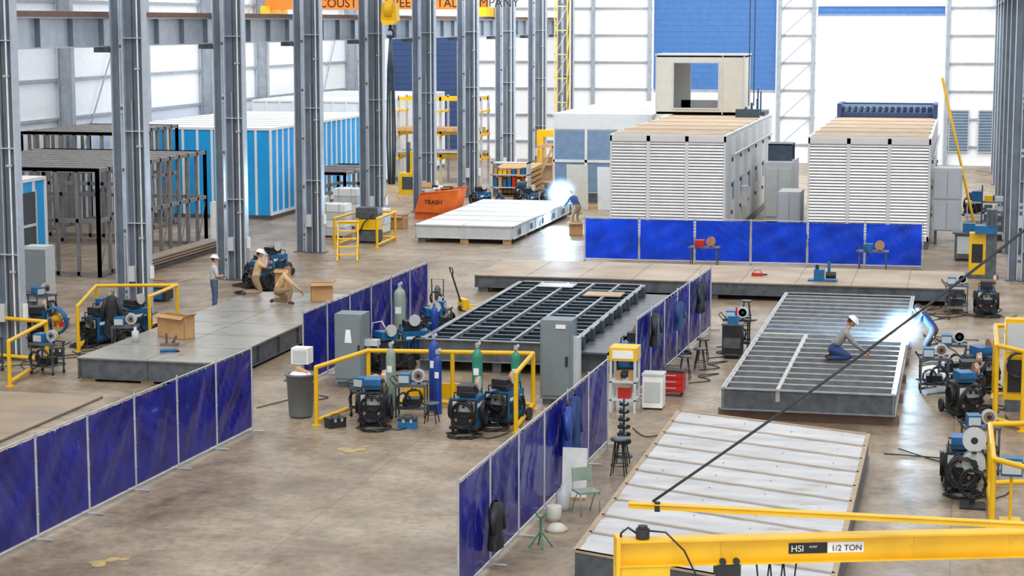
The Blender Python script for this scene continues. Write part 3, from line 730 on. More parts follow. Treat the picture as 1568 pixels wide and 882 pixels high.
for x in(-.22,.22):
    for y in(-.16,.16): b.cyl((x-.015,y,.05),(x+.015,y,.05),.05,'black',8)
b.build('red_toolbox',(-7.1,49.3,0),scale=1.1)
for (x,y,h) in((-7.1,51.6,.65),(-6.9,53.2,.6),(-7.0,54.6,.65),(-6.6,62.2,.7),(-7.0,41.1,.6),(-6.9,40.1,.8)): stool((x,y,0),h)
b=B();
b.lathe([(0,0),(.2,0),(.2,.03),(0,.03)],(0,0,0),'steel');b.cyl((0,0,0),(0,0,1.3),.025,'steel')
for i in range(6): b.lathe([(0,.3+.17*i),(.16-.012*i,.3+.17*i),(.17-.012*i,.35+.17*i)],(0,0,0),'grid');b.cyl((.05,0,.33+.17*i),(-.1,.04,.4+.17*i),.03,'steell',6)
b.build('parts_tree_stand',(-7.1,41.9,0))
b=B();b.box(-.22,-.2,.44,.22,.22,.47,'sagec');b.cb((0,.22,.75),(.42,.02,.26),'sagec',Matrix.Rotation(-.15,3,'X'))
for x in(-.2,.2): b.tube([(x,-.2,0),(x,-.16,.44),(x,.18,.46),(x,.25,.9)],.012,'steell');b.tube([(x,.26,0),(x,.1,.3),(x,-.05,.45)],.012,'steell')
b.build('folding_chair',(-6.95,36.7,0),35)
b=B();b.cb((-7.4,37.8,.55),(.5,.04,1.0),'ltr',Matrix.Rotation(-.1,3,'X'));b.box(-7.6,37.7,0,-7.2,38.0,.06,'wood');b.build('white_sign_board')
b=B()
for i in range(4):
    t=i*PI/2+.4;b.cyl((0,0,.3),(.22*math.cos(t),.22*math.sin(t),0),.015,'green',6)
b.cyl((0,0,.25),(0,0,.55),.02,'green');b.tube([(-.1,0,.66),(-.04,0,.56),(.04,0,.56),(.1,0,.66)],.018,'green')
b.build('pipe_stand',(-7.3,34.1,0))
b=B();b.lathe([(0,0),(.13,0),(.15,.1),(.15,.3),(.13,.31),(0,.3)],(-7.45,36.0,0),'beige');b.build('paint_bucket')
b=B();b.lathe([(0,0),(.14,0),(.15,.1),(.15,.35),(.06,.42),(.05,.5),(0,.5)],(-7.45,36.9,0),'lgrey');b.build('steel_jug')
b=B();b.lathe([(0,0),(.2,0),(.22,.05),(.1,.14),(0,.15)],(-7.25,35.3,0),'beige');b.build('rag_pile')
cart((-6.3,56.8,0),0,.9,'black')
b=B();b.box(-.28,-.25,.1,.28,.25,.95,'black');b.box(-.3,-.27,.95,.3,.27,1.0,'steel');b.cyl((-.2,-.28,.1),(.2,-.28,.1),.06,'black');b.box(-.15,-.1,1.0,.15,.12,1.2,'tblue');b.cyl((.1,0,1.2),(.1,0,1.45),.03,'red');b.box(-.25,-.27,.3,.25,-.25,.6,'steel');b.build('tool_cart',(-6.25,55.4,0))
b=B()
for x in(-.25,.25): b.box(x-.08,0,.08,x+.08,1.2,.14,'yel')
b.box(-.33,-.15,.06,.33,.05,.4,'yel');b.cyl((0,-.15,.3),(0,-.45,1.25),.03,'black');b.tube([(-.15,-.45,1.3),(-.18,-.48,1.45),(.18,-.48,1.45),(.15,-.45,1.3)],.02,'black');b.cyl((-.15,-.45,1.28),(.15,-.45,1.28),.02,'black');b.cyl((-.1,-.15,.09),(.1,-.15,.09),.09,'black')
b.build('pallet_jack',(-16.0,62.6,0),-60)
b=B();b.box(-.2,-.15,.1,.2,.15,.2,'black');b.tube([(-.18,0,.1),(-.2,0,1.3),(.2,0,1.3),(.18,0,.1)],.02,'black')
for x in(-.2,.2): b.cyl((x-.03,.1,.12),(x+.03,.1,.12),.12,'black')
b.lathe([(0,.2),(.1,.2),(.1,1.0),(.04,1.1),(0,1.1)],(0,0,0),'steel');b.coil((0,-.2,.7),.2,.015,4,'black','y');b.build('hand_truck',(-16.4,60.6,0))
# left cell
lguard([(-24.9,52.0),(-26.3,56.3),(-23.9,57.0),(-23.7,54.4)],1.35)
lguard([(-24.3,46.6),(-24.9,50.0),(-27.4,50.6)],1.2)
welder((-25.0,53.7,0),-20,'tblue');welder((-24.6,55.4,0),-20,'tblue');welder((-25.6,55.5,0),-10,'black');welder((-26.9,53.4,0),20,'tblue')
cart((-24.2,48.6,0),-10,.85);cart((-26.0,48.6,0),-30,.9);cart((-23.5,52.2,0),15,.8)
jacket((-24.15,52.7,1.6),'black',20,1.15)
b=B();b.cyl((-24.15,52.85,0),(-24.15,52.85,1.7),.03,'steel');b.box(-24.3,52.65,0,-23.95,53.0,.03,'steel');b.build('coat_stand')
b=B();b.coil((-25.6,52.0,.9),.35,.03,6,'tblue','y',.03);b.cyl((-25.6,52.15,.0),(-25.6,52.15,1.3),.04,'yel');b.cyl((-25.7,52.1,.95),(-25.5,52.1,.95),.1,'yel');b.build('hose_reel')
b=B();b.box(-29.7,58.2,.5,-28.9,58.8,2.3,'lgrey');b.box(-29.65,58.15,.6,-28.95,58.2,2.2,'grey');b.box(-29.6,58.3,0,-29.5,58.7,.5,'steel');b.box(-29.1,58.3,0,-29,58.7,.5,'steel');b.build('electrical_cabinet')
for (x,y,k) in((-27.6,56.5,'red'),(-28.3,55.5,'yel'),(-27.0,51.6,'red'),(-28.0,53.0,'tblue'),(-23.4,51.0,'yel'),(-25.2,51.2,'black')):
    toolcase((x,y,0),random.uniform(0,90),k)
cart((-28.6,54.3,0),20,.9);cart((-28.5,57.0,0),60,.9)
welder((-25.3,69.8,0),-30,'tblue');welder((-24.8,67.2,0),-60,'tblue');welder((-24.3,65.6,0),-30,'black')
b=B();b.box(-27.5,62.2,0.05,-26.5,62.9,.5,'black');b.box(-27.4,62.15,.1,-26.6,62.2,.45,'tblue');b.tube([(-27.4,62.5,.5),(-27.4,62.5,.7),(-26.6,62.5,.7),(-26.6,62.5,.5)],.02,'red');b.box(-27.4,62.3,0,-26.6,62.8,.05,'steel');b.build('air_compressor')
def flap(cx,cy,z,w,d,h,rz=0):
    o=B();o.box(-w/2,-d/2,0,w/2,-d/2+.02,h,'card');o.box(-w/2,d/2-.02,0,w/2,d/2,h,'card');o.box(-w/2,-d/2,0,-w/2+.02,d/2,h,'card');o.box(w/2-.02,-d/2,0,w/2,d/2,h,'card');o.box(-w/2,-d/2,0,w/2,d/2,.02,'card')
    o.cb((-w/2-.06,0,h-.03),(.14,d,.012),'card',Matrix.Rotation(-.6,3,'Y'));o.cb((0,-d/2-.06,h-.03),(w,.14,.012),'card',Matrix.Rotation(.6,3,'X'));o.cb((w/2+.05,0,h+.03),(.14,d,.012),'card',Matrix.Rotation(-.7,3,'Y'))
    o.build('cardboard_box',(cx,cy,z),rz)
flap(-19.9,59.3,.65,.7,.4,.6,20);flap(-21.7,60.7,.65,.45,.4,.8,5);flap(-21.6,51.4,.65,1.1,.4,.65,-25);flap(-16.9,86.4,0,.6,.5,.6,10)
flap(-28.9,84.5,0,.9,.7,.8,10);flap(-25.6,87.5,0,.8,.6,.6,-10)
b=B();b.lathe([(0,0),(.1,0),(.1,.3),(.04,.34),(.04,.42),(0,.42)],(-22.4,50.4,.65),'lgrey');b.build('steel_bottle')
b=B();b.cyl((-21.2,50.1,.65),(-21.0,50.0,.95),.04,'rust');b.box(-21.45,49.9,.65,-21.0,50.2,.72,'rust');b.cyl((-21.3,50.0,.72),(-21.3,50.0,1.0),.03,'steel');b.build('bench_clamp')
b=B();b.cyl((-.25,0,.05),(.15,0,.05),.045,'tblue',10);b.cyl((.15,0,.05),(.25,0,.05),.035,'steel',10);b.cyl((.22,0,.0),(.22,0,.012),.07,'black',14);b.cyl((.1,0,.05),(.1,.14,.07),.015,'black',8);b.build('angle_grinder',(-20.8,49.0,.652),30)

# behind fences / far middle
b=B()
pr=[(-1.0,.35),(1.0,.3),(1.25,1.5),(-.7,1.25)]
vs=[(x,y,z) for y in(-.8,.8) for x,z in pr]
b.add(vs,[(0,1,5,4),(1,2,6,5),(3,0,4,7),(0,3,2,1),(4,5,6,7)],'orab')
b.box(-1,-.7,0,1,-.5,.3,'orab');b.box(-1,.5,0,1,.7,.3,'orab');b.tube([(-.7,-.82,1.25),(1.25,-.82,1.5),(1.25,.82,1.5),(-.7,.82,1.25),(-.7,-.82,1.25)],.04,'orab')
for i in range(12): b.cb((random.uniform(-.5,1),random.uniform(-.6,.6),1.4+random.uniform(-.1,.25)),(.5,.3,.1),random.choice(['card','ltr','steell','black']),Matrix.Rotation(random.uniform(-1,1),3,'X'))
hp=b.build('dump_hopper',(-25.0,92.6,0),0);text('TRASH',(-.5,-.82,.75),.3,'ltb',hp)
b=B()
for x in(-.4,.4):
    b.bar((x,-.5,0),(x,.5,1.5),.06,.1,'yel');b.bar((x,.9,0),(x,.5,1.5),.06,.06,'yel')
for i in range(5): b.box(-.42,-.42+i*.2,.22+i*.3,.42,-.15+i*.2,.26+i*.3,'yel')
b.box(-.42,.4,1.48,.42,.85,1.52,'yel');b.build('rolling_steps',(-24.1,75.2,0),15)
for (x,y,m_) in((-27.9,87.2,5),(-27.2,83.2,4),(-25.9,84.9,3),(-29.3,86.4,4)):
    b=B();b.box(-.6,-.5,.0,.6,.5,.03,'wood')
    for q in(-.5,0,.5): b.box(q-.05,-.5,.03,q+.05,.5,.1,'wood')
    b.box(-.6,-.5,.1,.6,.5,.12,'wood')
    for i in range(m_): b.box(-.58+.02*random.random(),-.5,.13+i*.35,.6-.03*random.random(),.5,.46+i*.35,'white' if (i+m_)%2 else 'lgrey')
    for q in(-.3,.3): b.box(q-.02,-.51,.12,q+.02,.51,.13+m_*.35,'galv')
    b.build('wrapped_pallet_stack',(x,y,0))
lguard([(-26.0,79.3),(-25.9,82.7),(-24.3,82.7),(-24.2,79.6)],1.25)
b=B();
for i in range(3): b.box(-.5,-.35,.1+.5*i,.5,.35,.55+.5*i,'yel' if i%2 else 'steel');
b.box(-.45,-.3,0,.45,.3,.1,'black');b.tube([(-.4,-.4,.3),(-.1,-.5,.9),(.3,-.4,1.3)],.03,'black');b.build('hydraulic_power_unit',(-25.1,81.4,0))
b=B();w_,d_,h_=1.8,1.4,2.3
for x in(-w_/2,0,w_/2):
    for y in(-d_/2,d_/2): b.box(x-.06,y-.03,.1,x+.06,y+.03,h_,'wood')
for z in(.1,1.15,h_-.1):
    for y in(-d_/2,d_/2): b.box(-w_/2-.06,y-.05,z,w_/2+.06,y+.05,z+.12,'wood')
    for x in(-w_/2,w_/2): b.box(x-.05,-d_/2,z,x+.05,d_/2,z+.12,'wood')
b.bar((-w_/2,-d_/2-.05,.2),(0,-d_/2-.05,h_),.04,.12,'wood');b.bar((w_/2,-d_/2-.05,.2),(0,-d_/2-.05,h_),.04,.12,'wood');b.box(-.7,-.5,.2,.7,.5,1.6,'rustp')
b.build('wooden_crate',(-23.6,114.2,0))
b=B()
for j in range(5):
    for i in range(9): b.box(-1.1+.24*i,-2.2+random.uniform(-.2,.2),.1+j*.3,-.9+.24*i,2.2+random.uniform(-.2,.2),.3+j*.3,'wood')
b.build('lumber_stack',(-24.4,108.2,0),4)
b=B()
for j in range(6): b.box(-.6,-.5,j*.15,.6,.5,j*.15+.02,'wood');b.box(-.6,-.5,j*.15+.02,-.5,.5,j*.15+.13,'wood');b.box(.5,-.5,j*.15+.02,.6,.5,j*.15+.13,'wood')
b.build('pallet_stack',(-27.9,101.3,0))
b=B();b.lathe([(0,.03),(.18,.03),(.03,.7),(0,.7)],(0,0,0),'orab');b.box(-.2,-.2,0,.2,.2,.03,'orab');b.lathe([(.125,.3),(.1,.42)],(0,0,0),'ltr');b.build('traffic_cone',(-22.0,104.5,0))
for (x,y,k) in((-21.6,97.9,'tblue'),(-19.6,96.6,'black'),(-24.2,98.2,'tblue'),(-22.9,101.8,'black'),(-21.0,100.4,'tblue')): welder((x,y,0),random.uniform(-40,40),k)
b=B()
for x in(-1,1): b.box(x-.05,-.4,0,x+.05,.4,1.9,'lgrey')
for z in(.5,1.2,1.85): b.box(-1.05,-.4,z,1.05,.4,z+.05,'lgrey')
for i in range(7): b.box(-.9+i*.26,-.3,.55,-.72+i*.26,.2,.85+random.random()*.3,random.choice(['yel','tblue','card','steel','red']));b.box(-.9+i*.26,-.3,1.25,-.72+i*.26,.2,1.4+random.random()*.3,random.choice(['yel','tblue','card','steel']))
b.build('supply_shelf',(-24.2,105.0,0))
b=B();b.box(-1,-.6,0,1,.6,1.2,'yel');b.box(-.8,-.62,.3,.3,-.6,1.0,'dark');b.box(-.4,-.4,1.2,.8,.4,2.4,'yel');b.cyl((-.6,0,1.2),(-.6,0,2.9),.12,'steel');b.box(.3,-.5,1.4,.9,-.4,2.0,'lgrey');b.build('yellow_press_machine',(-29.6,105.5,0))
b=B();b.box(-.9,-.5,0,.9,.5,.3,'steel');b.box(-.8,-.4,.3,-.4,.4,2.6,'yel');b.box(-.8,-.4,2.6,.9,.4,3.0,'yel');b.box(.3,-.3,1.8,.7,.3,2.6,'steel');b.box(-.3,-.45,.3,.9,.45,1.0,'pyel');b.build('yellow_press_machine',(-24.6,117.6,0))

# right side clutter
welder((.2,48.3,0),20,'black');welder((.3,49.9,0),10,'tblue');cart((-.55,51.3,0),5,.9);cart((-.1,53.3,0),0,.95);welder((.6,52.2,0),30,'black')
lguard([(1.55,46.6),(.95,47.4),(.95,50.6),(2.2,50.9)],1.9)
b=B();b.box(-.35,-.2,.3,.35,.2,2.3,'yel');b.box(-.3,-.22,1.5,.3,-.2,2.2,'lgrey');b.box(-.25,-.24,.5,.25,-.2,1.3,'black');b.coil((0,-.35,1.2),.28,.02,6,'black','y');b.box(-.3,-.25,0,.3,.25,.3,'steel');b.build('yellow_supply_cabinet',(1.5,49.2,0))
lguard([(1.4,36.6),(.75,37.3),(.72,40.6),(1.8,41)],1.35)
b=B();b.box(-.2,-.15,.9,.2,.15,1.25,'tblue');b.box(-.18,-.17,.95,.18,-.15,1.2,'lgrey');b.cyl((0,0,0),(0,0,.9),.03,'yel');b.box(-.2,-.2,0,.2,.2,.03,'yel');b.build('wire_feeder',(1.1,38.0,0))
cart((.55,42.1,0),10,1.0);welder((.15,40.6,0),0,'black')
b=B();
for z in(.9,1.35): b.cyl((0,-.1,z),(0,.1,z),.2,'copper',18);b.cyl((0,-.12,z),(0,-.1,z),.23,'lgrey',18);b.cyl((0,-.125,z),(0,-.12,z),.07,'black',12);b.cyl((0,.1,z),(0,.12,z),.23,'lgrey',18)
b.box(-.05,.13,0,.05,.2,1.6,'black');b.box(-.25,-.3,0,.25,.3,.04,'black');b.box(-.05,-.2,1.1,.05,.2,1.14,'black');b.coil((-.2,-.15,.7),.27,.017,7,'black','y',.02,.04);b.coil((.0,-.2,.5),.25,.017,5,'black','y',.02,.04);b.build('wire_spool_stand',(.4,39.0,0))
cart((-.05,66.0,0),0,.9);welder((.9,65.8,0),0,'tblue')
b=B();b.box(-.6,-.4,0,.6,.4,.15,'steel');b.box(-.5,-.3,.15,.1,.3,1.7,'yel');b.box(-.4,-.32,.6,0,-.3,1.3,'black');b.box(.1,-.3,.15,.5,.3,2.6,'steel');b.box(-.3,-.5,1.7,.5,.2,2.0,'tblue');b.cyl((.3,-.4,2.6),(.3,-.4,1.9),.08,'steel');b.build('drill_press_station',(.85,75.2,0))
b=B();b.box(-.5,-.5,.1,.5,.5,1.1,'steel');b.box(-.4,-.52,.3,.4,-.5,1.0,'lgrey');b.box(-.6,-.6,1.1,.6,.6,1.16,'steel');b.box(-.2,-.2,1.16,.3,.2,1.5,'tblue');b.box(-.45,-.45,0,.45,.45,.1,'black');b.build('work_bench',(.3,80.8,0))
b=B()
for x in(-.9,.9):
    for y in(-.4,.4): b.box(x-.03,y-.03,0,x+.03,y+.03,.95,'lgrey')
b.box(-1,-.5,.95,1,.5,1.0,'lgrey');b.box(-1,-.5,.3,1,.5,.33,'lgrey');b.box(-.7,-.3,1,-.2,.2,1.5,'tblue');b.box(.1,-.2,1,.6,.2,1.3,'steel');b.cyl((.7,0,1),(.7,0,1.6),.06,'steel');b.build('work_bench',(1.2,96.5,0))
welder((1.0,84.5,0),20,'tblue');welder((.6,100.5,0),-20,'black')
b=B()
for i in range(5):
    b.box(-.5,-.3,.0+.42*i,.5,.3,.04+.42*i,'navy');b.box(-.4,-.25,.04+.42*i,-.05,.2,.3+.42*i,random.choice(['tblue','steel','yel']));b.box(.05,-.25,.04+.42*i,.4,.2,.25+.42*i,random.choice(['black','steel','lgrey']))
for x in(-.5,.5):
    for y in(-.3,.3): b.box(x-.03,y-.03,0,x+.03,y+.03,2.4,'navy')
b.build('supply_shelf',(1.4,88.5,0))
for (x,y) in((-9.6,74.9),(-3.2,75.0)):
    b=B()
    for sx in(-.5,.5):
        for sy in(-.3,.3): b.box(sx-.02,sy-.02,0,sx+.02,sy+.02,.9,'steel')
    b.box(-.6,-.35,.9,.6,.35,.94,'steel');b.box(-.35,-.2,.94,.0,.2,1.2,'red' if x<-5 else 'tblue');b.cyl((.25,-.05,1.15),(.25,.05,1.15),.18,'copper',16);b.box(.2,.05,.94,.3,.1,1.2,'black');b.tube([(-.5,-.3,.9),(-.65,-.4,1.2),(-.3,-.4,1.1),(0,-.4,.6)],.014,'black')
    b.build('work_table',(x,y,0))
b=B();b.box(-.5,-.25,0,.5,.25,.05,'tblue');b.box(-.3,-.2,.05,.05,.2,.4,'tblue');b.cyl((.1,0,.2),(.45,0,.2),.12,'black');b.cyl((-.2,0,.4),(-.2,0,.55),.06,'black');b.cyl((.2,.1,.3),(.2,.1,.65),.05,'tblue');b.build('magnetic_drill',(-4.6,68.2,.625))
b=B();b.box(-.25,-.06,0,.15,.06,.1,'red');b.cyl((.15,0,.05),(.3,0,.05),.03,'black');b.tube([(-.2,0,.1),(-.15,0,.2),(.05,0,.2),(.1,0,.1)],.015,'red');b.build('power_drill',(-6.9,69.0,.625))
for i in range(16):
    x=random.choice([-.7,-.3,.2,.6]);y=random.uniform(44,72);pts=[(x,y,.02)]
    for j in range(7): pts.append((min(1.8,max(-1.0,pts[-1][0]+random.uniform(-.7,.7))),pts[-1][1]+random.uniform(-1.0,1.0),.02))
    cable(pts)
cable([(-1.2,44.0,.02),(-.4,43.0,.02),(.5,42.2,.02),(1.6,42.5,.02)]);cable([(-1.5,43.4,.02),(-.7,43.3,.02),(0,43.2,.02),(.8,43.3,.02),(1.5,43.1,.02)])
cable([(-7.4,44.9,.02),(-6.9,44.0,.02),(-6.3,44.9,.02)]);cable([(-15.9,46.4,.02),(-15.6,46.9,.02),(-16.2,47,.02),(-16.9,45.2,.02)])
for i in range(6):
    y=51+2*i;cable([(-6.9,y,.02),(-6.4,y+.5,.02),(-6.8,y+1.1,.02),(-6.3,y+1.6,.02),(-6.7,y+.9,.02)])
for i in range(6):
    x=-25.5+.4*i;cable([(x,48+i,.02),(x-.5,49+i,.02),(min(x+.6,-23.2),50.2+i,.02),(min(x,-23.3),51+i,.02)])
b=B()
for k_,(x,y,r) in enumerate(((-13.2,41.2,.3),(-14.6,31.4,.22))):
    for q in range(5):
        cx,cy_=x+random.uniform(-r,r),y+random.uniform(-r*1.2,r*1.2);nn_=12;rr=random.uniform(.08,.2)
        b.add([(cx+rr*random.uniform(.7,1.1)*math.cos(2*PI*j/nn_),cy_+rr*random.uniform(.7,1.1)*math.sin(2*PI*j/nn_),.004+.0006*q) for j in range(nn_)],[tuple(range(nn_))],'paint')
b.box(-28.2,40,0.004,-28.1,100,.006,'paint')
b.build('trim_1')

# ------------------------------------------------------------ jib crane
dr=Vector((.95,.31,0)).normalized();A=Vector((-3.3,19.0,4.2));E=A+dr*7.0
b=B()
b.ibeam(A,E,.27,.2,.02,'yel','yel')
b.bar(A-Vector((0,0,.08)),A+dr*.04-Vector((0,0,.08)),.24,.5,'yel')
b.bar(A+dr*.05-Vector((0,0,.22)),A+dr*.55-Vector((0,0,.22)),.16,.2,'yel')
b.cyl(E-Vector((0,0,4.2)),E+Vector((0,0,5.8)),.18,'yel',20);b.cyl(E-Vector((0,0,4.2)),E-Vector((0,0,4.17)),.4,'yel',20)
b.bar(E-Vector((0,0,.3)),E+Vector((0,0,.3))+Vector((.001,0,0)),.5,.5,'yel')
for i in (1,3,4,5,6):
    p=A+dr*i;b.bar(p-Vector((0,0,.115)),p+Vector((0,0,.115)),.012,.15,'yel')
m=A+dr*.28+Vector((0,0,.14))
b.cyl(m,m+Vector((0,0,.1)),.07,'black',14);b.cyl(m+Vector((0,0,.1)),m+Vector((0,0,.13)),.05,'black',12)
b.tube([m+Vector((-.05,0,.04)),m+Vector((-.15,0,.1)),m+Vector((-.22,0,.04)),m+Vector((-.24,.05,-.12))],.012,'black')
b.tube([m+Vector((.05,0,.08)),m+dr*.25+Vector((0,-.1,.08)),m+dr*.45+Vector((0,-.16,-.1)),m+dr*.6+Vector((0,-.18,-.4)),m+dr*.75+Vector((0,-.2,-.55))],.01,'black')
t=A+dr*1.15
for s_ in(-.1,.1):
    for q in(-.07,.07):
        c=t+dr*q+Vector((0,0,-.09));n=Vector((-dr.y,dr.x,0));b.cyl(c+n*s_,c+n*s_*1.4,.035,'black',10)
b.bar(t-dr*.12+Vector((0,0,-.2)),t+dr*.12+Vector((0,0,-.2)),.22,.14,'black');b.cyl(t-Vector((0,0,.5)),t-Vector((0,0,.27)),.09,'black',14);b.cyl(t-Vector((0,0,2.2)),t-Vector((0,0,.5)),.008,'galv',6)
t2=A+dr*1.65
for i in range(3):
    c=t2+dr*(.14*i-.2);b.tube([c+Vector((0,0,-.12)),c+dr*.03+Vector((0,0,-.4)),c+dr*.11+Vector((0,0,-.4)),c+dr*.14+Vector((0,0,-.12))],.01,'black')
jb=b.build('jib_crane')
n=Vector((dr.y,-dr.x,0));ang=math.atan2(dr.y,dr.x)
b=B();q=A+dr*1.78+n*.012+Vector((0,0,-.0));b.bar(q,q+dr*.78,.006,.11,'ltr');b.bar(q+n*.004,q+dr*.4+n*.004,.006,.11,'ltb');b.build('label_plate',parent=jb)
p=q+n*.012+dr*.44+Vector((0,0,-.033));text('1/2 TON',p,.085,'ltb',jb,(PI/2,0,ang),.001)
p=q+n*.014+dr*.02+Vector((0,0,-.033));text('HSI',p,.095,'ltr',jb,(PI/2,0,ang),.001)
p=q+n*.014+dr*.21+Vector((0,0,.005));text('HOIST',p,.03,'ltr',jb,(PI/2,0,ang),.001)
b=B();b.bar((-3.25,19.5,4.56),(4.1,19.85,4.5),.05,.04,'yel');b.bar((-3.25,19.5,4.595),(4.1,19.85,4.535),.09,.012,'yel');b.cyl((-2.95,19.5,4.52),(-2.95,19.5,4.62),.03,'black')
b.cyl((4.0,19.85,0),(4.0,19.85,4.56),.1,'yel');b.cyl((4.0,19.85,0),(4.0,19.85,.04),.3,'yel')
pts=[]
for i in range(25):
    u=i/24;pts.append((-3.0+6.3*u,19.5+1.5*u,4.62+5.2*u-.2*math.sin(PI*u)))
b.tube(pts,.015,'black',8)
b.build('hose_festoon_rail')

# ------------------------------------------------------------ people
def limb_skin(V,E,R):
    me=bpy.data.meshes.new('tmp');me.from_pydata(V,E,[])
    o=bpy.data.objects.new('tmp',me);sc.collection.objects.link(o)
    o.modifiers.new('skin','SKIN')
    for i,r in enumerate(R):
        me.skin_vertices[0].data[i].radius=r;me.skin_vertices[0].data[i].use_root=(i==0)
    s=o.modifiers.new('sub','SUBSURF');s.levels=2;s.render_levels=2
    dg=bpy.context.evaluated_depsgraph_get();dg.update()
    ev=o.evaluated_get(dg);m=ev.to_mesh()
    vs=[v.co.copy() for v in m.vertices];fs=[tuple(p.vertices) for p in m.polygons]
    ev.to_mesh_clear();bpy.data.objects.remove(o,do_unlink=True);bpy.data.meshes.remove(me)
    return vs,fs
def person(loc,rz,pose,shirt,pants,hat,sleeve='skin',s=1.0,hand='skin'):
    J={k:Vector(v) for k,v in pose.items()}
    names=['pel','wai','che','nck','nkt','Rs','Re','Rw','Rh','Ls','Le','Lw','Lh','Rp','Rk','Ra','Rt','Lp','Lk','La','Lt']
    head=J['head']
    up=(J['che']-J['pel']).normalized()
    side=Vector((1,0,0))
    J.setdefault('wai',(J['pel']+J['che'])/2)
    J['nck']=J['che']+up*.14;J['nkt']=J['nck'].lerp(head,.55)
    sh=J['che']+up*.05
    J['Rs']=sh+side*.185;J['Ls']=sh-side*.185;J['Rp']=J['pel']+side*.095-up*.05;J['Lp']=J['pel']-side*.095-up*.05
    for a in 'RL':
        d=(J[a+'w']-J[a+'e']).normalized();J[a+'h']=J[a+'w']+d*.08
    V=[tuple(J[n_]) for n_ in names]
    rad=dict(pel=(.165,.135),wai=(.15,.12),che=(.175,.13),nck=(.075,.07),nkt=(.055,.055))
    for a in 'RL': rad.update({a+'s':(.078,.078),a+'e':(.055,.055),a+'w':(.036,.034),a+'h':(.042,.025),a+'p':(.11,.11),a+'k':(.08,.08),a+'a':(.058,.058),a+'t':(.052,.04)})
    ix={n_:i for i,n_ in enumerate(names)}
    Es=[('pel','wai'),('wai','che'),('che','nck'),('nck','nkt')]
    for a in 'RL': Es+=[('che',a+'s'),(a+'s',a+'e'),(a+'e',a+'w'),(a+'w',a+'h'),('pel',a+'p'),(a+'p',a+'k'),(a+'k',a+'a'),(a+'a',a+'t')]
    vs,fs=limb_skin(V,[(ix[a],ix[c]) for a,c in Es],[rad[n_] for n_ in names])
    seg=[]
    for a,c in Es:
        t=c[-1]
        if c in('wai','che'): k=shirt
        elif a=='che' and c=='nck': k=shirt
        elif c=='nkt': k='skin'
        elif t=='s' or t=='e': k=shirt
        elif t=='w': k=sleeve if sleeve!='shirt' else shirt
        elif t=='h': k=hand
        elif t in 'pk': k=pants
        elif a[-1]=='k': k=pants
        else: k='boot'
        seg.append((J[a],J[c],k))
    def near(p):
        best=None
        for a,c,k in seg:
            d=c-a;t=max(0,min(1,(p-a).dot(d)/d.length_squared));q=(p-(a+d*t)).length
            if best is None or q<best[0]: best=(q,k)
        return best[1]
    b=B();groups={}
    for f in fs:
        c=sum((vs[i] for i in f),Vector())/len(f);groups.setdefault(near(c),[]).append(f)
    o=len(b.v);b.v+=[tuple(v) for v in vs]
    for k,ff in groups.items():
        i=b.mi(k)
        for f in ff: b.f.append([o+a for a in f]);b.m.append(i);b.s.append(True)
    for a,sg in(('R',1),('L',-1)):
        d=(J[a+'h']-J[a+'w']).normalized();lat=d.cross(Vector((0,0,1)));lat=lat.normalized() if lat.length>.1 else Vector((1,0,0));dn=lat.cross(d)*sg
        if dn.z>0: dn=-dn
        for j,l in enumerate((.075,.085,.08,.062)):
            p=J[a+'h']+lat*(.03-.02*j)+d*.01
            b.tube([p,p+d*l*.45+dn*.006,p+d*l*.75+dn*.025,p+d*l*.85+dn*.05],[.011,.010,.009,.006],hand,6)
        p=J[a+'h']+lat*.03-d*.03;b.tube([p,p+lat*.03+d*.02,p+lat*.035+d*.05+dn*.02],[.013,.011,.007],hand,6)
    fw=J['look'].normalized();sd=fw.cross(Vector((0,0,1))).normalized();u2=sd.cross(fw)
    R=Matrix((sd,fw,u2)).transposed()
    def shp(p):
        q=p.copy()
        if q.z<0: q.x*=1-.28*(-q.z/.12);q.y*=1-.12*(-q.z/.12)
        return q
    b.sph(head,(.078,.1,.122),'skin',14,12,R=R,fn=shp)
    H_=lambda x,y,z: head+R@Vector((x,y,z))
    b.add([H_(-.012,.09,.015),H_(.012,.09,.015),H_(.018,.092,-.03),H_(-.018,.092,-.03),H_(0,.122,-.025)],[(0,1,4),(1,2,4),(2,3,4),(3,0,4)],'skin')
    for x in(-.03,.03): b.sph(H_(x,.088,.012),(.012,.008,.008),'eye',6,5,R=R)
    for x in(-.078,.078): b.sph(H_(x,-.005,-.005),(.012,.02,.032),'skin',6,6,R=R)
    b.cb(H_(0,.09,-.058),(.045,.012,.01),'lip',R)
    b.sph(H_(0,-.012,.012),(.084,.1,.118),'hair',12,10,z0=-.45,R=R,fn=lambda p:Vector((p.x,min(p.y,.03) if p.z<.05 else p.y,p.z)))
    if hat=='hat':
        b.sph(H_(0,-.005,.05),(.115,.14,.11),'hat',14,10,z0=0,R=R);b.sph(H_(0,.03,.05),(.125,.165,.012),'hat',14,4,R=R)
        b.cb(H_(0,-.005,.158),(.03,.2,.015),'hat',R)
    elif hat:
        b.sph(H_(0,-.005,.035),(.092,.112,.1),hat,12,8,z0=0,R=R);b.cb(H_(0,.13,.045),(.12,.1,.012),hat,R)
        if hat=='black': b.cb(H_(0,.115,-.01),(.17,.05,.22),'black',R)
    return b.build('worker',loc,rz,scale=s)
stand=dict(pel=(0,0,.97),che=(0,.0,1.34),head=(0,.03,1.66),look=(0,1,-.15),
 Re=(.26,.03,1.12),Rw=(.1,.24,1.12),Le=(-.26,.03,1.12),Lw=(-.06,.26,1.05),
 Rk=(.11,.02,.52),Ra=(.12,-.02,.09),Rt=(.14,.17,.045),Lk=(-.11,.04,.52),La=(-.13,.02,.09),Lt=(-.15,.2,.045))
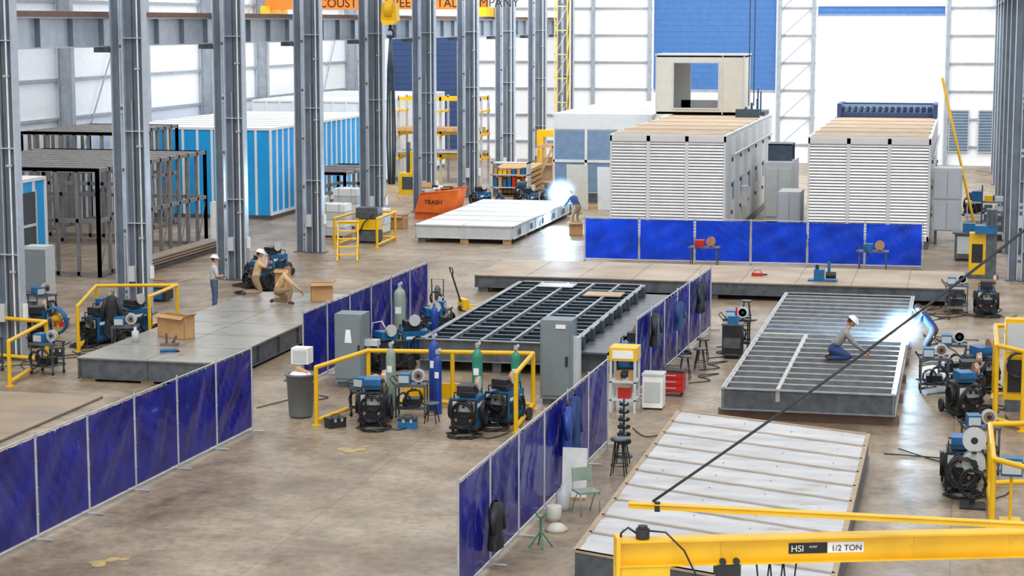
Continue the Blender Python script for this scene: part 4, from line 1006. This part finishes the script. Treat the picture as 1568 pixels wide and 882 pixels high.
kneel=dict(pel=(0,-.02,.52),che=(0,.08,.9),head=(0,.13,1.22),look=(0,1,-.3),
 Re=(.27,.25,.85),Rw=(.08,.3,1.08),Le=(-.26,.24,.8),Lw=(-.05,.38,.95),
 Rk=(.13,.12,.1),Ra=(.13,-.34,.1),Rt=(.13,-.45,.05),Lk=(-.13,.12,.1),La=(-.13,-.34,.1),Lt=(-.13,-.45,.05))
onekn=dict(pel=(0,-.1,.42),che=(0,.08,.79),head=(0,.2,1.09),look=(0,1,-.7),
 Re=(.26,.33,.62),Rw=(.12,.52,.44),Le=(-.27,.28,.57),Lw=(-.08,.52,.38),
 Rk=(.16,.3,.48),Ra=(.16,.2,.09),Rt=(.17,.38,.045),Lk=(-.14,.2,.09),La=(-.13,-.24,.12),Lt=(-.13,-.34,.05))
sit=dict(pel=(0,-.2,.3),che=(0,.04,.63),head=(0,.2,.9),look=(0,1,-.9),
 Re=(.26,.26,.42),Rw=(.14,.5,.24),Le=(-.26,.25,.4),Lw=(-.1,.5,.2),
 Rk=(.15,.22,.1),Ra=(.13,-.26,.08),Rt=(.13,-.38,.05),Lk=(-.16,.2,.1),La=(-.13,-.26,.08),Lt=(-.13,-.38,.05))
bend=dict(pel=(0,-.1,.93),che=(0,.14,1.24),head=(0,.32,1.46),look=(0,1,-.8),
 Re=(.24,.38,1.02),Rw=(.1,.6,.98),Le=(-.24,.38,1.0),Lw=(-.06,.62,.94),
 Rk=(.12,.06,.5),Ra=(.14,-.05,.09),Rt=(.15,.14,.045),Lk=(-.12,.1,.5),La=(-.15,.05,.09),Lt=(-.16,.24,.045))
person((-24.2,60.9,0),-50,stand,'gsh','jeans','hat',s=1.02)
person((-22.45,60.2,.65),-60,kneel,'tan','khaki','hat',s=1.1)
person((-20.9,58.3,.65),-75,onekn,'tan','khaki','capd','shirt',s=1.12)
person((-2.9,51.0,.78),-80,sit,'gsh2','navyc','hat','shirt',s=1.12)
person((-.75,55.7,0),80,bend,'navyc','dkt','black','shirt',hand='glove',s=1.05)
person((-17.5,89.4,0),60,bend,'navyc','khaki','black','shirt',hand='glove',s=1.1)
person((-27.3,79.8,0),-70,stand,'grn','dkt','capd',s=1.05)
person((-22.6,96.2,0),120,onekn,'navyc','dkt','black','shirt')
def arc(x,y,z,e,r,e2):
    b=B();b.sph((0,0,0),r,'arc',10,8)
    for i in range(26):
        v=Vector((random.gauss(0,1),random.gauss(0,1),random.gauss(0,.8))).normalized();q=random.uniform(.1,.4);b.tube([v*q,v*(q+.05)],.006,'arc',4)
    b.build('welding_arc',(x,y,z))
    l=bpy.data.lights.new('arc_light','POINT');l.energy=e;l.color=(.45,.72,1);l.shadow_soft_size=.12
    ob=bpy.data.objects.new('arc_light',l);sc.collection.objects.link(ob);ob.location=(x,y-.15,z+.12)
    b=B();b.sph((0,0,0),(1,1,1),'glow_haze',16,12);b.build('arc_glow_haze',(x,y,z+.08),scale=e2)
arc(-1.5,55.1,.95,650,.09,.8);arc(-18.25,89.6,1.5,1300,.14,.95)
